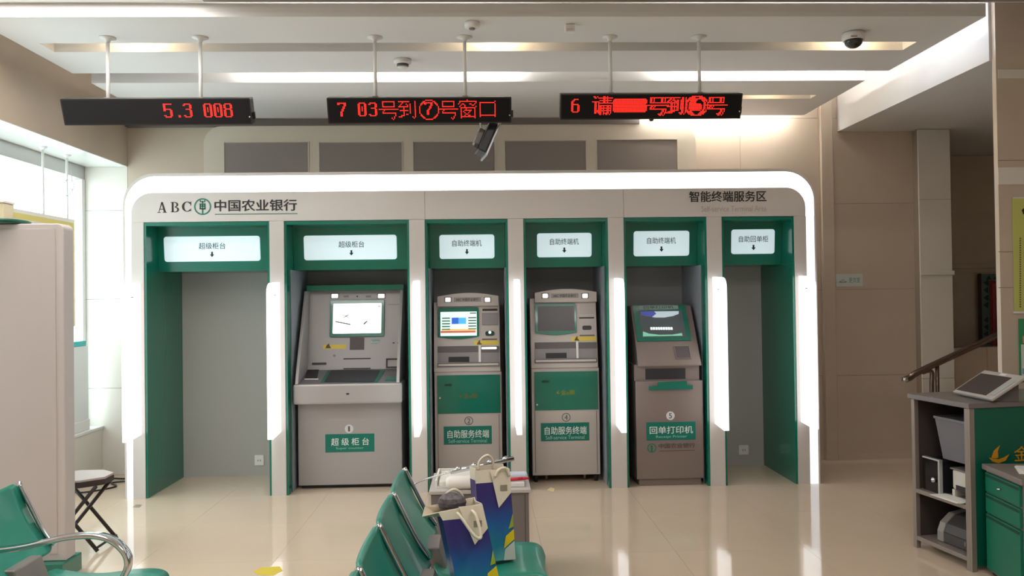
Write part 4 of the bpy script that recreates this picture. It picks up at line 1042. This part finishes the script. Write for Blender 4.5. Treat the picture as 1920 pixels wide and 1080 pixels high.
box('far_side', .031, LW, DEP-.02, DEP-.002, .04, ZC-.031, INS, ct, xf=cxf)
for z in (.05, .335): box('shelf', .001, SHD-.001, .0285, DEP-.0285, z, z+.025, FRM, ct, .002, xf=cxf)
GP = box('green_panel', .031, LW, -.012, -.0005, .03, ZC-.031, mat('counter_green', (0, 92, 72), .35), ct, xf=cxf)
box('edge_strip', 0, .0305, -.014, -.0005, .0, ZC-.031, FRM, ct, xf=cxf)
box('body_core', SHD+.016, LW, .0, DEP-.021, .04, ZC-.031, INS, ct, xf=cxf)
GPL = PL(cxf(Vector((0, -.0125, 0))), -ey)
a, b = GPL.uv(1872, 855)
lg = GPL.poly('crescent_logo', [(a-.062, b-.005), (a-.04, b-.028), (a, b-.04), (a+.045, b-.028), (a+.07, b+.006), (a+.035, b-.010), (a, b-.018), (a-.03, b-.014)], GOLD, GP, 0, .0015)
GPL.poly('crescent_logo', [(a-.045, b-.008), (a-.03, b+.03), (a+.01, b+.058), (a-.004, b+.03), (a-.002, b-.008), (a-.02, b-.012)], GOLD, GP, 0, .0017)
GPL.text('lettering', '金', (1901, 836, 1929, 864), GOLD, GP, .0015, bold=.01)
# things on the shelves
zs2 = .361; zs1 = .076
def cthing(name, x, y, z, label, cat, group=None): return thing(name, cxf(Vector((x, y, z))), label, cat, group)
dv = cthing('computer_case', .15, .34, zs2, 'black computer case with silver frame on the middle shelf', 'computer')
box('case', .055, .40, .27, DEP-.05, zs2, zs2+.19, BLACK, dv, .004, xf=cxf)
box('silver_frame', .03, .0545, .262, .275, zs2, zs2+.2, ALU, dv, .002, xf=cxf); box('silver_frame', .03, .0545, .2755, DEP-.05, zs2+.19, zs2+.2, ALU, dv, .002, xf=cxf)
box('front_panel', .036, .0545, .2755, DEP-.052, zs2, zs2+.1895, mat('gloss_black', (14, 14, 16), .1), dv, xf=cxf)
lathe('silver_badge', [(.001, -.018), (.012, -.012), (.016, 0), (.012, .012), (.001, .018)], cxf(Vector((.026, .305, zs2+.075))), CHROME, dv, 14)
wb2 = cthing('waste_bin', .3, .18, zs2+.19, 'grey plastic bin on top of the black computer case', 'bin')
xb0 = Vector((.22, .19, 0))
def frus(name, z0, z1, s0, s1, parent, m, c, th=None):
    V = []
    for z, s in ((z0, s0), (z1, s1)):
        for dx, dy in ((-1, -1), (1, -1), (1, 1), (-1, 1)): V.append(cxf(Vector((c[0]+dx*s[0], c[1]+dy*s[1], z))))
    o = ob(name, V, [(0, 1, 2, 3), (0, 1, 5, 4), (1, 2, 6, 5), (2, 3, 7, 6), (3, 0, 4, 7)], m, parent); md = o.modifiers.new('t', 'SOLIDIFY'); md.thickness = .005; return o
GB = mat('bin_grey', (112, 110, 116), .45)
zz = zs2+.2005
frus('bin_body', zz, zz+.235, (.11, .10), (.14, .125), wb2, GB, (.2, .20))
frus('bin_rim', zz+.236, zz+.25, (.146, .131), (.146, .131), wb2, GB, (.2, .20))
pr = cthing('white_printer', .15, .12, zs2, 'small white printer beside the black computer case', 'printer')
box('body', .08, .36, .04, .22, zs2+.04, zs2+.155, mat('printer_cream', (206, 200, 190), .45), pr, .012, xf=cxf)
boxes('feet', [(.08, .36, .2, .22, zs2, zs2+.0395), (.08, .36, .04, .055, zs2, zs2+.0395)], MT['printer_cream'], pr, xf=cxf)
box('paper_slot', .0785, .0799, .07, .19, zs2+.042, zs2+.07, DARK, pr, xf=cxf)
box('top_lid', .07, .36, .036, .225, zs2+.1555, zs2+.165, GREYM, pr, .003, xf=cxf)
pp = cthing('paper_sheet', .03, .13, zs2+.001, 'loose white paper sheets sticking out of the middle shelf', 'paper')
box('sheet', -.03, .076, .06, .27, zs2+.0008, zs2+.0028, PAPER, pp, xf=cxf); box('sheet', -.02, .074, .045, .2, zs2+.003, zs2+.005, PAPER, pp, xf=cxf)
gp = cthing('grey_printer', .15, .2, zs1, 'rounded dark grey printer on the bottom shelf', 'printer')
prof = [(.0, 0), (.30, 0), (.30, .10), (.27, .15), (.18, .175), (.08, .16), (.02, .11), (0, .06)]
def gpx(x0, y0): return [cxf(Vector((x0+a_, y0, zs1+.001+b_))) for a_, b_ in prof]
prism('body', gpx(.06, .05), cxf(Vector((0, .22, 0)))-cxf(Vector((0, 0, 0))), mat('printer_dark', (70, 66, 66), .4), gp, .006)
prism('side_cheek', gpx(.055, .2705), cxf(Vector((0, .05, 0)))-cxf(Vector((0, 0, 0))), mat('printer_grey', (142, 136, 132), .4), gp, .006)
box('seam', .057, .0595, .055, .265, zs1+.06, zs1+.064, BLACK, gp, xf=cxf); box('latch', .05, .0595, .09, .1, zs1+.03, zs1+.055, GREYM, gp, xf=cxf)
# tablet on a stand on the counter top
tb = cthing('desk_tablet', .3, .2, ZC, 'silver tablet terminal tilted on the counter top', 'tablet')
TW, TD = .366, .235
ta = math.radians(32)
base = Vector((2.801, -1.726, ZC+.008)); tyaw = math.radians(-89.8)
R_ = Matrix.Rotation(tyaw, 3, 'Z') @ Matrix.Rotation(ta, 3, 'X')
def txf(p): return base+R_ @ Vector(p)
TS_ = mat('tablet_silver', (188, 182, 180), .35, metal=.3)
box('case', 0, TW, 0, TD, 0, .016, TS_, tb, .004, xf=txf)
box('screen', .012, TW-.075, .02, TD-.035, .0162, .0172, mat('tablet_screen', (58, 52, 54), .15), tb, xf=txf)
box('key_strip', TW-.065, TW-.015, .03, TD-.05, .0162, .019, mat('key_grey', (170, 172, 168), .4), tb, .002, xf=txf)
box('white_label', TW*.45, TW*.6, TD-.026, TD-.008, .0162, .0168, WHITE, tb, xf=txf)
f0, f1 = txf((.04, TD-.03, 0)), txf((TW-.04, TD-.03, 0)); e0, e1 = txf((.04, .02, 0)), txf((TW-.04, .02, 0))
prism('stand', [f0, (f0.x, f0.y, ZC+.001), (e0.x, e0.y, ZC+.001), e0], f1-f0, mat('stand_dark', (96, 90, 90), .4), tb)

# drawer pedestal in front of the counter
ZP = .60
d0 = on(1841, 868, Z=ZP); d1 = on(1916, 899, Z=ZP)
py = (d0-d1); PD_ = py.length; py.normalize(); pxv = Vector((py.y, -py.x, 0))
o3 = d1.copy(); o3.z = 0
o3 = o3+py*0; 
def pxf(p): return o3+pxv*p.x+py*p.y+Vector((0, 0, p.z))
pe = thing('drawer_pedestal', pxf(Vector((.25, PD_/2, 0))), 'low drawer pedestal with three green drawers and grey top', 'drawer unit')
PW = .55; G2 = mat('drawer_green', (0, 108, 84), .4)
box('carcass', .012, PW, .0, PD_-.02, .02, ZP-.031, GREYM, pe, .003, xf=pxf)
box('top', -.008, PW, -.012, PD_-.012, ZP-.03, ZP, mat('pedestal_top', (128, 118, 114), .4), pe, .004, xf=pxf)
box('plinth', .03, PW, .02, PD_-.03, 0, .0195, BLACK, pe, xf=pxf)
zz = [ZP-.036, ZP-.15, ZP-.26, .03]
for k in range(3):
    dr = box('drawer', -.004, .0115, .02, PD_-.04, zz[k+1]+.006, zz[k]-.004, G2, pe, .002, xf=pxf)
    box('finger_groove', -.0055, -.0042, .022, PD_-.042, zz[k]-.026, zz[k]-.012, mat('groove_green', (0, 60, 48), .5), dr, xf=pxf)
    if k == 0: lathe('lock', [(.012, 0), (.012, .006), (.006, .008)], pxf(Vector((-.012, PD_*.5, (zz[0]+zz[1])/2-.006))), CHROME, dr, 14)
ps = thing('document_sheets', pxf(Vector((.2, .2, ZP))), 'white document sheets lying on the drawer pedestal', 'paper')
prism('sheet', [pxf(Vector(p)) for p in ((.05, .12, ZP+.0008), (.12, .30, ZP+.0008), (.36, .26, ZP+.0008), (.28, .06, ZP+.0008))], (0, 0, .003), PAPER, ps)
prism('sheet', [pxf(Vector(p)) for p in ((.08, .14, ZP+.0040), (.13, .31, ZP+.0040), (.36, .28, ZP+.0040), (.28, .09, ZP+.0040))], (0, 0, .002), PAPER, ps)

# ------------------------------------------------------------------ marks on the floor
def scrap(name, label, pts, rgb):
    P = [on(u, v, Z=.0004) for u, v in pts]
    o = prism(name, P, (0, 0, .0006), mat('scrap_%d' % rgb[2], rgb, .6)); return tag(o, label, 'sticker')
scrap('floor_sticker', 'worn yellow floor sticker in front of the second post', [(474, 1072), (490, 1064), (524, 1062), (530, 1070), (512, 1079), (486, 1078)], (214, 190, 60))
scrap('paper_scrap', 'small pale paper scrap on the floor before terminal 4', [(1025, 919), (1032, 914), (1040, 916), (1038, 922)], (226, 206, 156))
scrap('floor_stain', 'dark scuffed patch on the floor at the left kiosk corner', [(248, 951), (255, 946), (266, 946), (262, 952)], (150, 138, 120))
